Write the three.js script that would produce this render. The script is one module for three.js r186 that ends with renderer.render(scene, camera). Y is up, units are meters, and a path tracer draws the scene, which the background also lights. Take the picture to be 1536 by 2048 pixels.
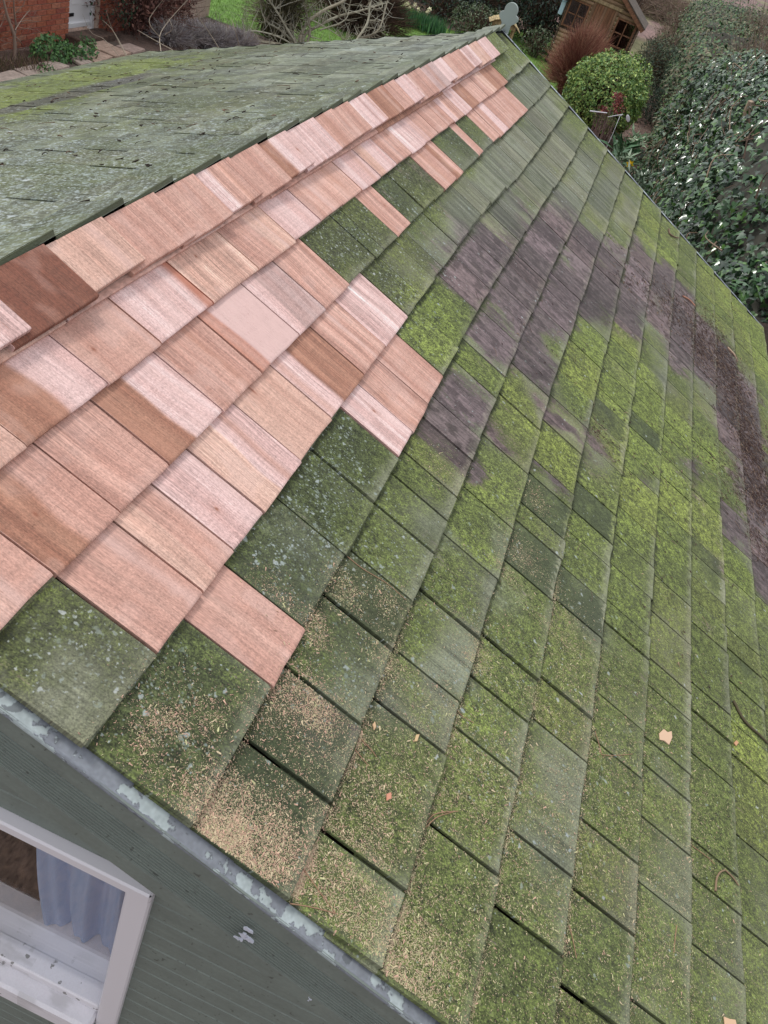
import * as THREE from 'three';
import { mergeGeometries, mergeVertices } from 'three/addons/utils/BufferGeometryUtils.js';

// ---------------------------------------------------------------- camera, sky, sun, exposure
const scene = new THREE.Scene();
// axes of the place: x = across the building, y = up, z = towards the viewer; the ridge runs along -z.
// camera axes solved from the vanishing points of ridge, shingle courses and upright edges
const CX = new THREE.Vector3(0.90493607, 0.30081253, -0.30100255);
const CY = new THREE.Vector3(0.42286838, -0.7149032, 0.55686242);   // image down
const CZ = new THREE.Vector3(-0.04767649, -0.63120935, -0.7741458); // forward
const FPX = 1595.32, RIDGE = 3.29, PITCH = 0.3965315, EXPO = 0.19, LEN = 5.545;
const CAM = new THREE.Vector3(0.8867, RIDGE + 0.8145, 0.5572);
const camera = new THREE.PerspectiveCamera(65.391, 0.75, 0.05, 600);
camera.position.copy(CAM);
camera.quaternion.setFromRotationMatrix(new THREE.Matrix4().makeBasis(CX, CY.clone().negate(), CZ.clone().negate()));
scene.add(camera);

const renderer = new THREE.WebGLRenderer({ antialias: true });
renderer.toneMapping = THREE.LinearToneMapping;
renderer.toneMappingExposure = 1.3;
renderer.shadowMap.enabled = true;
renderer.shadowMap.type = THREE.PCFSoftShadowMap;

{ // bright overcast sky: brightest overhead, darker to the horizon, soft cloud mottling
  const w = 256, h = 128, d = new Float32Array(w * h * 4);
  for (let j = 0; j < h; j++) for (let i = 0; i < w; i++) {
    const el = (j + 0.5) / h * Math.PI - Math.PI / 2, az = i / w * Math.PI * 2;
    const s = Math.max(0, Math.sin(el));
    const cl = 1 + 0.06 * Math.sin(az * 3 + el * 5) * Math.cos(el) + 0.05 * Math.sin(az * 5 - el * 9 + 1) * Math.cos(el);
    const b = (el < 0 ? 0.35 : (1.2 + 0.8 * s) / 2) * cl * 0.94;
    const o = (j * w + i) * 4;
    d[o] = b * 0.975; d[o + 1] = b * 0.995; d[o + 2] = b * 1.05; d[o + 3] = 1;
  }
  const t = new THREE.DataTexture(d, w, h, THREE.RGBAFormat, THREE.FloatType);
  t.mapping = THREE.EquirectangularReflectionMapping; t.magFilter = THREE.LinearFilter; t.minFilter = THREE.LinearFilter;
  t.wrapS = THREE.RepeatWrapping; t.needsUpdate = true;
  scene.background = t; scene.environment = t; scene.environmentIntensity = 1; scene.backgroundIntensity = 1;
}
const sun = new THREE.DirectionalLight(new THREE.Color(1, 0.965, 0.91), 1.5);
sun.position.set(-8, 16, -6); sun.target.position.set(1, 2, -3);
sun.castShadow = true; sun.shadow.radius = 22; sun.shadow.mapSize.set(2048, 2048);
Object.assign(sun.shadow.camera, { left: -22, right: 22, top: 30, bottom: -30, near: 1, far: 70 });
scene.add(sun, sun.target);

// ---------------------------------------------------------------- helpers
let seed = 7;
const rnd = () => { seed = (seed + 0x6D2B79F5) | 0; let t = Math.imul(seed ^ (seed >>> 15), 1 | seed); t = (t + Math.imul(t ^ (t >>> 7), 61 | t)) ^ t; return ((t ^ (t >>> 14)) >>> 0) / 4294967296; };
const rr = (a, b) => a + (b - a) * rnd();
const gau = () => (rnd() + rnd() + rnd() + rnd() - 2) * 1.0;
const V3 = (x, y, z) => new THREE.Vector3(x, y, z);
const lerp = (a, b, t) => a + (b - a) * t, clamp = (x, a = 0, b = 1) => x < a ? a : x > b ? b : x;
const sst = (a, b, x) => { x = clamp((x - a) / (b - a)); return x * x * (3 - 2 * x); };
const hash = (a, b = 0, c = 0) => { let h = Math.imul(a | 0, 374761393) ^ Math.imul(b | 0, 668265263) ^ Math.imul(c | 0, 2147483647); h = Math.imul(h ^ (h >>> 13), 1274126177); return ((h ^ (h >>> 16)) >>> 0) / 4294967296; };
const NT = new Float32Array(65536); for (let i = 0; i < 65536; i++) NT[i] = rnd();
function n2(x, y) { // smooth value noise, 0..1, repeats every 256
  const xi = Math.floor(x), yi = Math.floor(y); let fx = x - xi, fy = y - yi; fx = fx * fx * (3 - 2 * fx); fy = fy * fy * (3 - 2 * fy);
  const a = xi & 255, b = (xi + 1) & 255, c = (yi & 255) << 8, d = ((yi + 1) & 255) << 8;
  return lerp(lerp(NT[c + a], NT[c + b], fx), lerp(NT[d + a], NT[d + b], fx), fy);
}
const fbm = (x, y, o = 4) => { let s = 0, a = 0.5, t = 0; for (let i = 0; i < o; i++) { s += a * n2(x, y); t += a; x = x * 2.03 + 17.3; y = y * 2.03 + 9.1; a *= 0.5; } return s / t; };
const n3 = (x, y, z) => (n2(x + z * 0.37, y + 31.7) + n2(y + x * 0.31 + 7.1, z + 3.3) + n2(z + 11.9, x + y * 0.23)) / 3;
// photograph pixel -> ray, ground point, point on an upright plane z = const
const ray = (px, py) => CX.clone().multiplyScalar((px - 768) / FPX).addScaledVector(CY, (py - 1024) / FPX).add(CZ);
const ground = (px, py, y = 0) => { const r = ray(px, py); return CAM.clone().addScaledVector(r, (y - CAM.y) / r.y); };
const onZ = (px, py, z) => { const r = ray(px, py); return CAM.clone().addScaledVector(r, (z - CAM.z) / r.z); };
const onX = (px, py, x) => { const r = ray(px, py); return CAM.clone().addScaledVector(r, (x - CAM.x) / r.x); };
const atT = (px, py, t) => CAM.clone().addScaledVector(ray(px, py), t);
// roof plane coordinates (U metres along the ridge from the near verge, V metres down the slope)
const SC = Math.cos(PITCH), SS = Math.sin(PITCH);
const roofUV = (px, py) => { const r = ray(px, py), nx = SS, ny = SC; const t = ((0 - CAM.x) * nx + (RIDGE - CAM.y) * ny) / (r.x * nx + r.y * ny); const p = CAM.clone().addScaledVector(r, t); return [-p.z, p.x * SC - (p.y - RIDGE) * SS]; };

const sl = c => { c /= 255; return c <= 0.04045 ? c / 12.92 : Math.pow((c + 0.055) / 1.055, 2.4); };
const ls = c => 255 * (c <= 0.0031308 ? c * 12.92 : 1.055 * Math.pow(c, 1 / 2.4) - 0.055);
const GAIN = 0.74;                                   // picture brightness -> base colour under this daylight
const LUT = new Float32Array(256); for (let i = 0; i < 256; i++) LUT[i] = clamp(ls(sl(i) * GAIN), 0, 255);
const alb = (r, g, b) => new THREE.Color().setRGB(sl(r) * GAIN, sl(g) * GAIN, sl(b) * GAIN);
function tex(w, h, fn, { srgb = true, scaleX = 1, scaleY = 1, offX = 0, offY = 0, clampEdge = false } = {}) {
  const d = new Uint8Array(w * h * 4), c = [0, 0, 0];
  for (let j = 0; j < h; j++) for (let i = 0; i < w; i++) {
    fn(i / w, j / h, c, i, j); const o = (j * w + i) * 4;
    if (srgb) { d[o] = LUT[clamp(c[0], 0, 255) | 0]; d[o + 1] = LUT[clamp(c[1], 0, 255) | 0]; d[o + 2] = LUT[clamp(c[2], 0, 255) | 0]; }
    else { d[o] = clamp(c[0], 0, 255); d[o + 1] = clamp(c[1], 0, 255); d[o + 2] = clamp(c[2], 0, 255); }
    d[o + 3] = 255;
  }
  const t = new THREE.DataTexture(d, w, h, THREE.RGBAFormat);
  t.magFilter = THREE.LinearFilter; t.minFilter = THREE.LinearMipmapLinearFilter; t.generateMipmaps = true;
  t.wrapS = t.wrapT = clampEdge ? THREE.ClampToEdgeWrapping : THREE.RepeatWrapping;
  if (srgb) t.colorSpace = THREE.SRGBColorSpace;
  t.repeat.set(scaleX, scaleY); t.offset.set(offX, offY); t.needsUpdate = true; return t;
}
const grey = (w, h, fn, o = {}) => tex(w, h, (u, v, c, i, j) => { c[0] = c[1] = c[2] = 255 * fn(u, v, i, j); }, { ...o, srgb: false });
const std = o => new THREE.MeshStandardMaterial({ roughness: 0.9, metalness: 0, ...o });
const used = new Set();
const numbered = n => { if (!used.has(n)) { used.add(n); return n; } for (let i = 1; ; i++) { const m = n + '_' + String(i).padStart(3, '0'); if (!used.has(m)) { used.add(m); return m; } } };
const shade = o => { o.castShadow = true; o.receiveShadow = true; return o; };
function mesh(name, geo, mat, parent) { const m = shade(new THREE.Mesh(geo, mat)); m.name = parent ? name : numbered(name); (parent || scene).add(m); return m; }
function group(name, label, category, grp, x = 0, y = 0, z = 0, turn = 0) { const g = new THREE.Group(); g.name = numbered(name); g.userData = { label, category }; if (grp) g.userData.group = grp; g.position.set(x, y, z); g.rotation.y = turn; scene.add(g); return g; }
function tag(o, label, category, grp) { o.userData.label = label; o.userData.category = category; if (grp) o.userData.group = grp; return o; }
function struct(name, geo, mat) { const m = mesh(name, geo, mat); m.userData.kind = 'structure'; return m; }

// geometry collector: everything in it becomes one mesh
class Geo {
  constructor() { this.p = []; this.n = []; this.t = []; this.c = []; this.ix = []; this.hasC = false; }
  v(x, y, z, nx, ny, nz, u = 0, w = 0, col) { this.p.push(x, y, z); this.n.push(nx, ny, nz); this.t.push(u, w); if (col) { this.hasC = true; this.c.push(col[0], col[1], col[2]); } else this.c.push(1, 1, 1); return this.p.length / 3 - 1; }
  tri(a, b, c) { this.ix.push(a, b, c); }
  quad(a, b, c, d) { this.ix.push(a, b, c, a, c, d); }
  face(pts, col, uvs) { // flat polygon fan
    const a = pts[0], b = pts[1], c = pts[2]; const n = b.clone().sub(a).cross(c.clone().sub(a)).normalize();
    const ids = pts.map((p, i) => this.v(p.x, p.y, p.z, n.x, n.y, n.z, uvs ? uvs[i][0] : p.x, uvs ? uvs[i][1] : p.y, col));
    for (let i = 1; i + 1 < ids.length; i++) this.tri(ids[0], ids[i], ids[i + 1]);
  }
  box(cx, cy, cz, sx, sy, sz, bev = 0, col, m) { // axis box; uv in metres; small chamfers on the long edges when bev > 0
    const x = sx / 2, y = sy / 2, z = sz / 2, P = [];
    const put = (pts) => { const q = pts.map(p => V3(p[0], p[1], p[2])); const w = q.map(v => { const o = v.clone(); o.x += cx; o.y += cy; o.z += cz; return m ? o.applyMatrix4(m) : o; });
      const n = q[1].clone().sub(q[0]).cross(q[2].clone().sub(q[0])); const ax = Math.abs(n.x) > Math.abs(n.y) ? (Math.abs(n.x) > Math.abs(n.z) ? 0 : 2) : (Math.abs(n.y) > Math.abs(n.z) ? 1 : 2);
      const uv = q.map(v => ax === 0 ? [v.z + cz, v.y + cy] : ax === 1 ? [v.x + cx, v.z + cz] : [v.x + cx, v.y + cy]); this.face(w, col, uv); };
    const b = Math.min(bev, x * 0.8, y * 0.8, z * 0.8), X = x - b, Y = y - b, Z = z - b;
    put([[x, -Y, Z], [x, -Y, -Z], [x, Y, -Z], [x, Y, Z]]); put([[-x, -Y, -Z], [-x, -Y, Z], [-x, Y, Z], [-x, Y, -Z]]);
    put([[-X, y, Z], [X, y, Z], [X, y, -Z], [-X, y, -Z]]); put([[-X, -y, -Z], [X, -y, -Z], [X, -y, Z], [-X, -y, Z]]);
    put([[-X, -Y, z], [X, -Y, z], [X, Y, z], [-X, Y, z]]); put([[X, -Y, -z], [-X, -Y, -z], [-X, Y, -z], [X, Y, -z]]);
    if (b > 0) {
      for (const s of [-1, 1]) for (const t of [-1, 1]) {
        const w = s * t > 0;
        let q = [[s * x, -Y, t * Z], [s * x, Y, t * Z], [s * X, Y, t * z], [s * X, -Y, t * z]]; put(w ? q : q.reverse());
        q = [[s * x, t * Y, -Z], [s * X, t * y, -Z], [s * X, t * y, Z], [s * x, t * Y, Z]]; put(w ? q : q.reverse());
        q = [[-X, s * y, t * Z], [-X, s * Y, t * z], [X, s * Y, t * z], [X, s * y, t * Z]]; put(w ? q : q.reverse());
      }
    }
    return this;
  }
  tube(pts, r0, r1, sides = 5, col, cap = true) { // tapered tube along points
    const N = pts.length; let prev = null; const T = V3(), B = V3(), A = V3();
    let len = 0;
    for (let i = 0; i < N; i++) {
      T.copy(pts[Math.min(i + 1, N - 1)]).sub(pts[Math.max(i - 1, 0)]).normalize();
      A.set(0, 1, 0); if (Math.abs(T.y) > 0.9) A.set(1, 0, 0); A.cross(T).normalize(); B.crossVectors(T, A);
      const r = lerp(r0, r1, i / (N - 1)); if (i) len += pts[i].distanceTo(pts[i - 1]);
      const ring = [];
      for (let s = 0; s <= sides; s++) { const an = s / sides * Math.PI * 2, c = Math.cos(an), d = Math.sin(an); const nx = A.x * c + B.x * d, ny = A.y * c + B.y * d, nz = A.z * c + B.z * d; ring.push(this.v(pts[i].x + nx * r, pts[i].y + ny * r, pts[i].z + nz * r, nx, ny, nz, s / sides * 6.28 * r0, len, col)); }
      if (prev) for (let s = 0; s < sides; s++) this.quad(prev[s], prev[s + 1], ring[s + 1], ring[s]);
      prev = ring;
    }
    if (cap) { const e = pts[N - 1]; const c = this.v(e.x, e.y, e.z, T.x, T.y, T.z, 0, len, col); for (let s = 0; s < sides; s++) this.tri(prev[s], prev[s + 1], c); }
    return this;
  }
  leaf(p, dir, nor, len, wid, col, fold = 0.15) { // pointed leaf, 4 triangles
    const side = V3().crossVectors(dir, nor).normalize(), n = V3().crossVectors(side, dir).normalize();
    const a = p, m1 = p.clone().addScaledVector(dir, len * 0.45).addScaledVector(side, wid / 2).addScaledVector(n, wid * fold), m2 = p.clone().addScaledVector(dir, len * 0.45).addScaledVector(side, -wid / 2).addScaledVector(n, wid * fold), mid = p.clone().addScaledVector(dir, len * 0.5), tip = p.clone().addScaledVector(dir, len).addScaledVector(n, -len * 0.12);
    const i = [a, m1, mid, m2, tip].map(q => this.v(q.x, q.y, q.z, n.x, n.y, n.z, 0, 0, col));
    this.tri(i[0], i[1], i[2]); this.tri(i[1], i[4], i[2]); this.tri(i[0], i[2], i[3]); this.tri(i[2], i[4], i[3]);
  }
  get empty() { return !this.ix.length; }
  geo() {
    const p = this.p, n = this.n, ix = this.ix; // wind every triangle to agree with its normals
    for (let i = 0; i < ix.length; i += 3) { const a = ix[i] * 3, b = ix[i + 1] * 3, c = ix[i + 2] * 3; const ux = p[b] - p[a], uy = p[b + 1] - p[a + 1], uz = p[b + 2] - p[a + 2], vx = p[c] - p[a], vy = p[c + 1] - p[a + 1], vz = p[c + 2] - p[a + 2]; const k = (uy * vz - uz * vy) * (n[a] + n[b] + n[c]) + (uz * vx - ux * vz) * (n[a + 1] + n[b + 1] + n[c + 1]) + (ux * vy - uy * vx) * (n[a + 2] + n[b + 2] + n[c + 2]); if (k < 0) { const t = ix[i + 1]; ix[i + 1] = ix[i + 2]; ix[i + 2] = t; } }
    const g = new THREE.BufferGeometry();
    g.setAttribute('position', new THREE.Float32BufferAttribute(this.p, 3)); g.setAttribute('normal', new THREE.Float32BufferAttribute(this.n, 3)); g.setAttribute('uv', new THREE.Float32BufferAttribute(this.t, 2));
    if (this.hasC) g.setAttribute('color', new THREE.Float32BufferAttribute(this.c, 3));
    g.setIndex(this.ix); return g;
  }
}
const lin = (r, g, b, k = 1) => [sl(r) * GAIN * k, sl(g) * GAIN * k, sl(b) * GAIN * k];
// ---------------------------------------------------------------- the shingled roof: layout read from the photograph
const JOINTS = {1:[0.335,0.569,0.762,0.992,1.235,1.472,1.668,1.859,2.04,2.236,2.428,2.625,2.827,3.04,3.207,3.321,3.516,3.69,3.862,4.085,4.326,4.654,4.998],2:[0.182,0.357,0.518,0.736,0.925,1.143,1.325,1.516,1.756,1.834,1.984,2.144,2.318,2.464,2.618,2.812,2.935,3.25,3.354,3.578,3.739,3.951,4.15,4.341,4.56,4.769,5.132],3:[0.189,0.34,0.461,0.59,0.787,0.98,1.22,1.406,1.631,1.792,1.958,2.073,2.735,2.923,3.222,3.616,3.773,4.152,4.443,5.001],4:[0.28,0.429,0.658,0.853,1.055,1.184,1.34,1.518,1.721,2.026,2.244,2.496,2.693,2.847,3.007,3.206,3.376,3.617,3.834,4.217,4.723,5.237],5:[0.174,0.342,0.539,0.69,0.867,0.999,1.106,1.291,1.412,1.664,1.814,2.082,2.382,2.578,2.937,3.151,3.331,3.606,3.892,4.475,4.967],6:[0.132,0.419,0.555,0.749,0.964,1.179,1.457,1.723,1.95,2.204,2.514,2.716,2.901,3.335,3.519,3.783,4.212,4.417,4.95],7:[0.279,0.502,0.649,0.78,1.063,1.244,1.33,1.488,1.574,1.816,1.998,2.204,2.512,2.668,2.8,3.029,3.261,3.612,3.796,4.167,4.352,4.74,5.022],8:[0.392,0.681,0.811,1.095,1.238,1.405,1.519,1.675,1.935,2.122,2.294,2.379,2.559,2.72,2.904,3.161,3.378,3.651,3.97,4.376,4.749,5.224],9:[0.38,0.544,0.769,0.919,1.183,1.277,1.447,1.608,1.767,2.03,2.144,2.334,2.468,2.809,2.977,3.25,3.477,3.773,4.119,4.468,4.805,5.054],10:[0.515,0.682,0.833,0.919,1.106,1.21,1.415,1.596,1.876,1.995,2.214,2.546,2.673,2.841,3.252,3.598,3.938,4.521,4.903,5.224],11:[0.643,0.742,1.01,1.168,1.275,1.548,1.674,1.79,1.929,2.023,2.345,2.494,2.654,2.78,3.096,3.429,3.803,4.155,4.564,5.034],12:[1.273,1.448,1.596,1.703,2.0,2.25,2.511,2.779,3.029,3.337,3.739,4.139,4.509,4.94,5.287],13:[],14:[]};
const NEWOLD = {1:'nnnnnnnnnnnnnnnnnnnnnnoo',2:'nnnnnnnnooonooonnononnnnnooo',3:'onnnnnnnnoooooooooooo',4:'onooonnnooooooooooooooo'};
const WOB = {1:[34,39,47,29,63,109,135,101,-36],2:[-77,-33,-37,-38,14,51,158,153,111],3:[-5,-1,-66,-140,-151,97,101,59,55],4:[11,-7,-85,-182,-136,-34,141,134,114],5:[2,-25,-106,-183,-163,-15,124,152,151],6:[0,-30,-111,-215,-138,-67,45,72,85],7:[-1,-28,-148,-191,-117,-133,-128,97,97],8:[-35,-85,-171,-205,-109,-87,33,197,197],9:[-40,-114,-177,-178,-155,-53,-33,248,256],10:[-73,-126,-189,-183,-198,-142,-30,128,287],11:[-163,-193,-237,-209,-212,-149,53,125,283],12:[-339,-323,-266,-253,-257,-227,61,109,325],13:[-340,-325,-280,-260,-257,-227,61,109,325],14:[-340,-325,-280,-260,-257,-227,61,109,325]};
const NCOURSE = 14;
function buttV(k, U) { // line of the shingle butts of course k (0 = under the ridge caps)
  const base = 0.079 + k * EXPO; if (k <= 0) return base;
  const w = WOB[k], f = clamp(U / 0.7, 0, 7.999), i = Math.floor(f);
  return base + lerp(w[i], w[i + 1], f - i) / 10000;
}
// codes for the new cedar shingles: p pale pink, t tan, s salmon, b brown; two letters = near part, far part
const TONE = { 1: ['t', 'bp', 's', 'pr', 't', 'st', 'p', 's', 's', 'p', 'tp', 's', 'p', 'ps', 's', 's', 'ps', 'p', 'b', 's', 'st', 'b'], 2: ['s', 'bs', 's', 'bp', 's', 'rp', 'pg', 's', , , , 's', , , , 's', 'bs', , 's', , 's', 'sp', 's', 's', 's'], 3: [, 's', 'ts', 'p', 'tp', 't', 'pb', 's', 'p'], 4: [, 's', , , , 'p', 's', 's'] };
const TABLE = []; // every shingle of the right-hand slope
for (let k = 1; k <= NCOURSE; k++) {
  const cuts = [0.0, ...JOINTS[k], LEN], fine = [], kind = [], tone = [], split = [];
  for (let i = 0; i + 1 < cuts.length; i++) {
    const a = cuts[i], b = cuts[i + 1], isNew = NEWOLD[k] && NEWOLD[k][i] === 'n', w = b - a;
    const n = isNew && w < 0.36 ? 1 : w > 0.315 ? Math.round(w / 0.215) : 1; let x = a;
    const parts = []; let s = 0; for (let j = 0; j < n; j++) { const q = rr(0.6, 1.4); parts.push(q); s += q; }
    for (let j = 0; j < n; j++) { const y = x + w * parts[j] / s; TABLE.push({ k, a: x, b: y, fresh: !!isNew, tone: (TONE[k] || [])[i], id: TABLE.length, idx: i }); x = y; }
  }
}
const ROWS = {}; for (const s of TABLE) (ROWS[s.k] ||= []).push(s);

// ---- what grows and lies on the old shingles, where the photograph shows it (pixel, radius along U, radius along V, strength)
const spots = (type, list) => list.map(([x, y, ru, rv, s = 1]) => { const [U, V] = roofUV(x, y); return { type, U, V, ru, rv, s }; });
const BLOB = [
  // bare purple-brown wood
  ...spots('P', [[905, 545, .16, .1], [960, 500, .22, .12], [1005, 560, .2, .14], [935, 470, .14, .07], [1085, 540, .3, .12], [1060, 640, .14, .1], [1100, 600, .2, .12], [1180, 510, .3, .12], [1165, 590, .25, .12], [1120, 440, .3, .1], [1240, 600, .3, .12], [1265, 520, .4, .1], [1290, 570, .35, .12], [1330, 620, .35, .12], [1335, 560, .3, .1], [1375, 640, .4, .13], [1400, 700, .35, .14], [1350, 690, .2, .1], [1440, 720, .35, .14], [1480, 790, .35, .16], [1470, 860, .25, .14], [1505, 900, .3, .16], [1520, 1010, .25, .14], [1530, 1130, .16, .12], [940, 922, .06, .055, 1.2], [890, 840, .1, .08], [850, 830, .06, .08, .8], [1000, 690, .16, .1, .9], [1085, 745, .13, .09, .9], [1040, 700, .09, .06, .8], [1100, 830, .1, .09, .9], [980, 860, .08, .09, .7], [920, 780, .12, .09, .6], [1190, 890, .1, .08, .9], [1110, 960, .1, .09, .5], [1390, 950, .12, .08, .8], [1460, 1040, .1, .09, .9], [1440, 1120, .1, .07, .6], [1290, 960, .08, .05, .6], [1250, 640, .16, .08, .7], [790, 330, .3, .1, .2], [1000, 240, .3, .08, .3], [1040, 320, .3, .1, .25], [640, 1440, .07, .06, .5], [700, 1190, .08, .07, .5], [1085, 485, .25, .1, .9], [1130, 560, .2, .1, .9], [1060, 600, .16, .1, .8], [1200, 560, .25, .1, .9], [1150, 640, .16, .08, .7], [1225, 520, .3, .1, .8], [1020, 510, .2, .1, .8], [1030, 420, .25, .08, .5]]),
  // bright yellow-green moss
  ...spots('G', [[865, 620, .12, .09], [905, 690, .1, .09, .9], [845, 670, .1, .06, .8], [1010, 770, .08, .09, .8], [1040, 700, .05, .05, .6], [960, 960, .1, .08, .6], [1080, 860, .1, .1, .7], [1175, 680, .18, .1], [1230, 660, .16, .09], [1215, 770, .12, .1], [1190, 780, .08, .1], [1270, 720, .12, .1], [1290, 800, .15, .1, 1.2], [1265, 880, .12, .1, 1.2], [1320, 870, .12, .1, 1.1], [1240, 930, .1, .1], [1330, 950, .12, .1, 1.1], [1355, 1010, .14, .1, 1.1], [1300, 1000, .1, .09], [1360, 860, .14, .09], [1420, 900, .14, .09, .9], [1420, 1000, .13, .1, 1.1], [1430, 1090, .1, .1, 1.0], [1480, 1150, .1, .1, .8], [1330, 1090, .1, .1, .7], [1250, 1050, .1, .1, .8], [1180, 1000, .1, .08, .9], [1110, 900, .08, .09, .8], [1150, 770, .1, .09, .8], [1130, 720, .1, .08, .7], [1360, 430, .6, .1, .9], [1310, 470, .4, .1, .8], [1410, 500, .6, .1, 1.1], [1450, 560, .6, .11, 1.2], [1490, 620, .6, .12, 1.2], [1520, 700, .5, .12, 1.1], [1290, 400, .4, .09, .6], [1430, 620, .3, .08, .7], [1250, 480, .3, .08, .6], [1340, 520, .25, .07, .8], [1500, 1480, .1, .1, .8], [1520, 1560, .1, .1, .6], [1380, 1500, .1, .1, .3], [1250, 1180, .1, .1, .35], [940, 1420, .08, .06, .5], [960, 1060, .08, .08, .4], [870, 590, .2, .07, .7], [1160, 1050, .07, .07, .8]]),
  // dark green-black patches
  ...spots('D', [[1215, 848, .07, .09, 1.2], [1180, 905, .07, .09, .8], [1290, 845, .07, .07, 1.1], [1170, 1000, .06, .09, .9], [1075, 990, .07, .09, .9], [1070, 1110, .08, .1, 1.0], [1150, 1180, .06, .09, .8], [1420, 1135, .06, .1, 1.2], [1500, 1330, .05, .1, 1.1], [600, 1420, .1, .08, .8], [640, 1500, .1, .08, .9], [760, 1200, .06, .05, 1.0], [790, 1250, .05, .05, .8], [570, 1560, .1, .06, .7], [620, 1610, .1, .07, .8], [870, 840, .07, .06, .4], [740, 640, .12, .08, .4], [1280, 2010, .06, .1, .9], [1450, 1500, .04, .08, .6], [1000, 1960, .05, .1, .5], [1425, 580, .2, .05, .8], [1300, 560, .15, .05, .5], [700, 1560, .06, .06, .6], [860, 1720, .04, .05, .5]]),
  // pale washed-out grey wood
  ...spots('W', [[1010, 300, .5, .12, .7], [1090, 260, .6, .12, .9], [1170, 330, .5, .12, .8], [1080, 350, .4, .12, .7], [1200, 400, .4, .11, .7], [1130, 390, .3, .1, .6], [950, 390, .4, .11, .6], [1060, 170, .6, .1, .9], [560, 1060, .1, .09, .4], [760, 1390, .1, .09, .6], [1000, 1200, .1, .09, .6], [920, 1330, .1, .07, .9], [1180, 1240, .1, .08, .6], [1000, 1080, .1, .08, .5], [870, 1060, .1, .09, .6], [1120, 1560, .07, .09, .5], [1330, 760, .1, .08, .6], [1290, 640, .1, .07, .7], [1240, 440, .3, .07, .6], [1100, 1700, .1, .08, .5], [1330, 1540, .08, .08, .5], [1350, 1700, .08, .08, .3], [100, 1420, .12, .05, .8], [1210, 380, .3, .06, .8], [1320, 610, .2, .05, .5], [1000, 350, .4, .1, .9], [1050, 290, .5, .1, .9], [1120, 300, .5, .1, .9], [1150, 390, .4, .1, .7], [1230, 350, .5, .1, .6], [1020, 420, .3, .08, .7], [930, 430, .25, .08, .6], [1080, 220, .6, .1, .9], [900, 470, .2, .07, .5], [1260, 420, .4, .08, .6]]),
  // deeper, damper olive growth
  ...spots('K', [[100, 1300, .14, .12], [200, 1330, .12, .12], [350, 1400, .12, .12], [420, 1480, .1, .12], [540, 1120, .1, .1], [620, 1180, .1, .1], [600, 1040, .1, .1], [640, 960, .1, .1], [700, 880, .1, .09], [690, 480, .25, .09], [640, 500, .1, .09], [790, 390, .25, .1], [840, 350, .2, .08], [780, 570, .16, .1], [860, 520, .1, .1, .6], [920, 270, .25, .09], [985, 250, .12, .09], [600, 1420, .1, .09], [560, 1600, .1, .1, .8], [720, 1250, .1, .09, .8], [690, 1330, .1, .09, .7], [840, 660, .1, .07, .5], [700, 1560, .1, .1, .5], [960, 850, .08, .08, .4], [1000, 1900, .1, .1, .3], [1220, 2000, .2, .1, .3]]),
  // pale blue-grey lichen
  ...spots('L', [[640, 950, .1, .08], [700, 900, .1, .08], [560, 1100, .1, .08], [640, 1050, .1, .09], [730, 1120, .1, .09, .7], [200, 1300, .14, .1, .8], [380, 1420, .1, .1, .6], [690, 480, .2, .1, .8], [790, 390, .25, .1, .8], [820, 560, .15, .1, 1.0], [870, 520, .12, .08, .8], [920, 280, .3, .08, .6], [1160, 370, .16, .09, .9], [1130, 350, .2, .06, .5], [1010, 120, .4, .1, .9], [1050, 150, .4, .1, .9], [690, 1350, .1, .08, .7], [850, 1200, .1, .1, .4], [1000, 1400, .2, .2, .35], [1060, 1560, .2, .2, .3], [1150, 1130, .1, .08, .3], [1360, 470, .1, .04, .6], [760, 640, .15, .08, .5]]),
];
const FG = (() => { // blob fields on a coarse grid
  const nu = 300, nv = 150, F = { P: 0, G: 0, D: 0, W: 0, L: 0, K: 0 }; for (const t in F) F[t] = new Float32Array(nu * nv);
  for (const b of BLOB) { const A = F[b.type]; for (let j = 0; j < nv; j++) { const V = j / nv * 2.85, dv = (V - b.V) / b.rv; if (Math.abs(dv) > 2.6) continue; for (let i = 0; i < nu; i++) { const U = i / nu * 5.7 - 0.05, du = (U - b.U) / b.ru; if (Math.abs(du) > 2.6) continue; const w = b.s * Math.exp(-(du * du + dv * dv) * 0.8); const o = j * nu + i; A[o] = Math.max(A[o], w) + 0.25 * Math.min(A[o], w); } } }
  return (t, U, V) => { const x = clamp((U + 0.05) / 5.7 * nu, 0, nu - 1.01), y = clamp(V / 2.85 * nv, 0, nv - 1.01), i = x | 0, j = y | 0, a = x - i, b = y - j, A = F[t], o = j * nu + i; return lerp(lerp(A[o], A[o + 1], a), lerp(A[o + nu], A[o + nu + 1], a), b); };
})();
const mixc = (c, r, g, b, t) => { c[0] += (r - c[0]) * t; c[1] += (g - c[1]) * t; c[2] += (b - c[2]) * t; };
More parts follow.
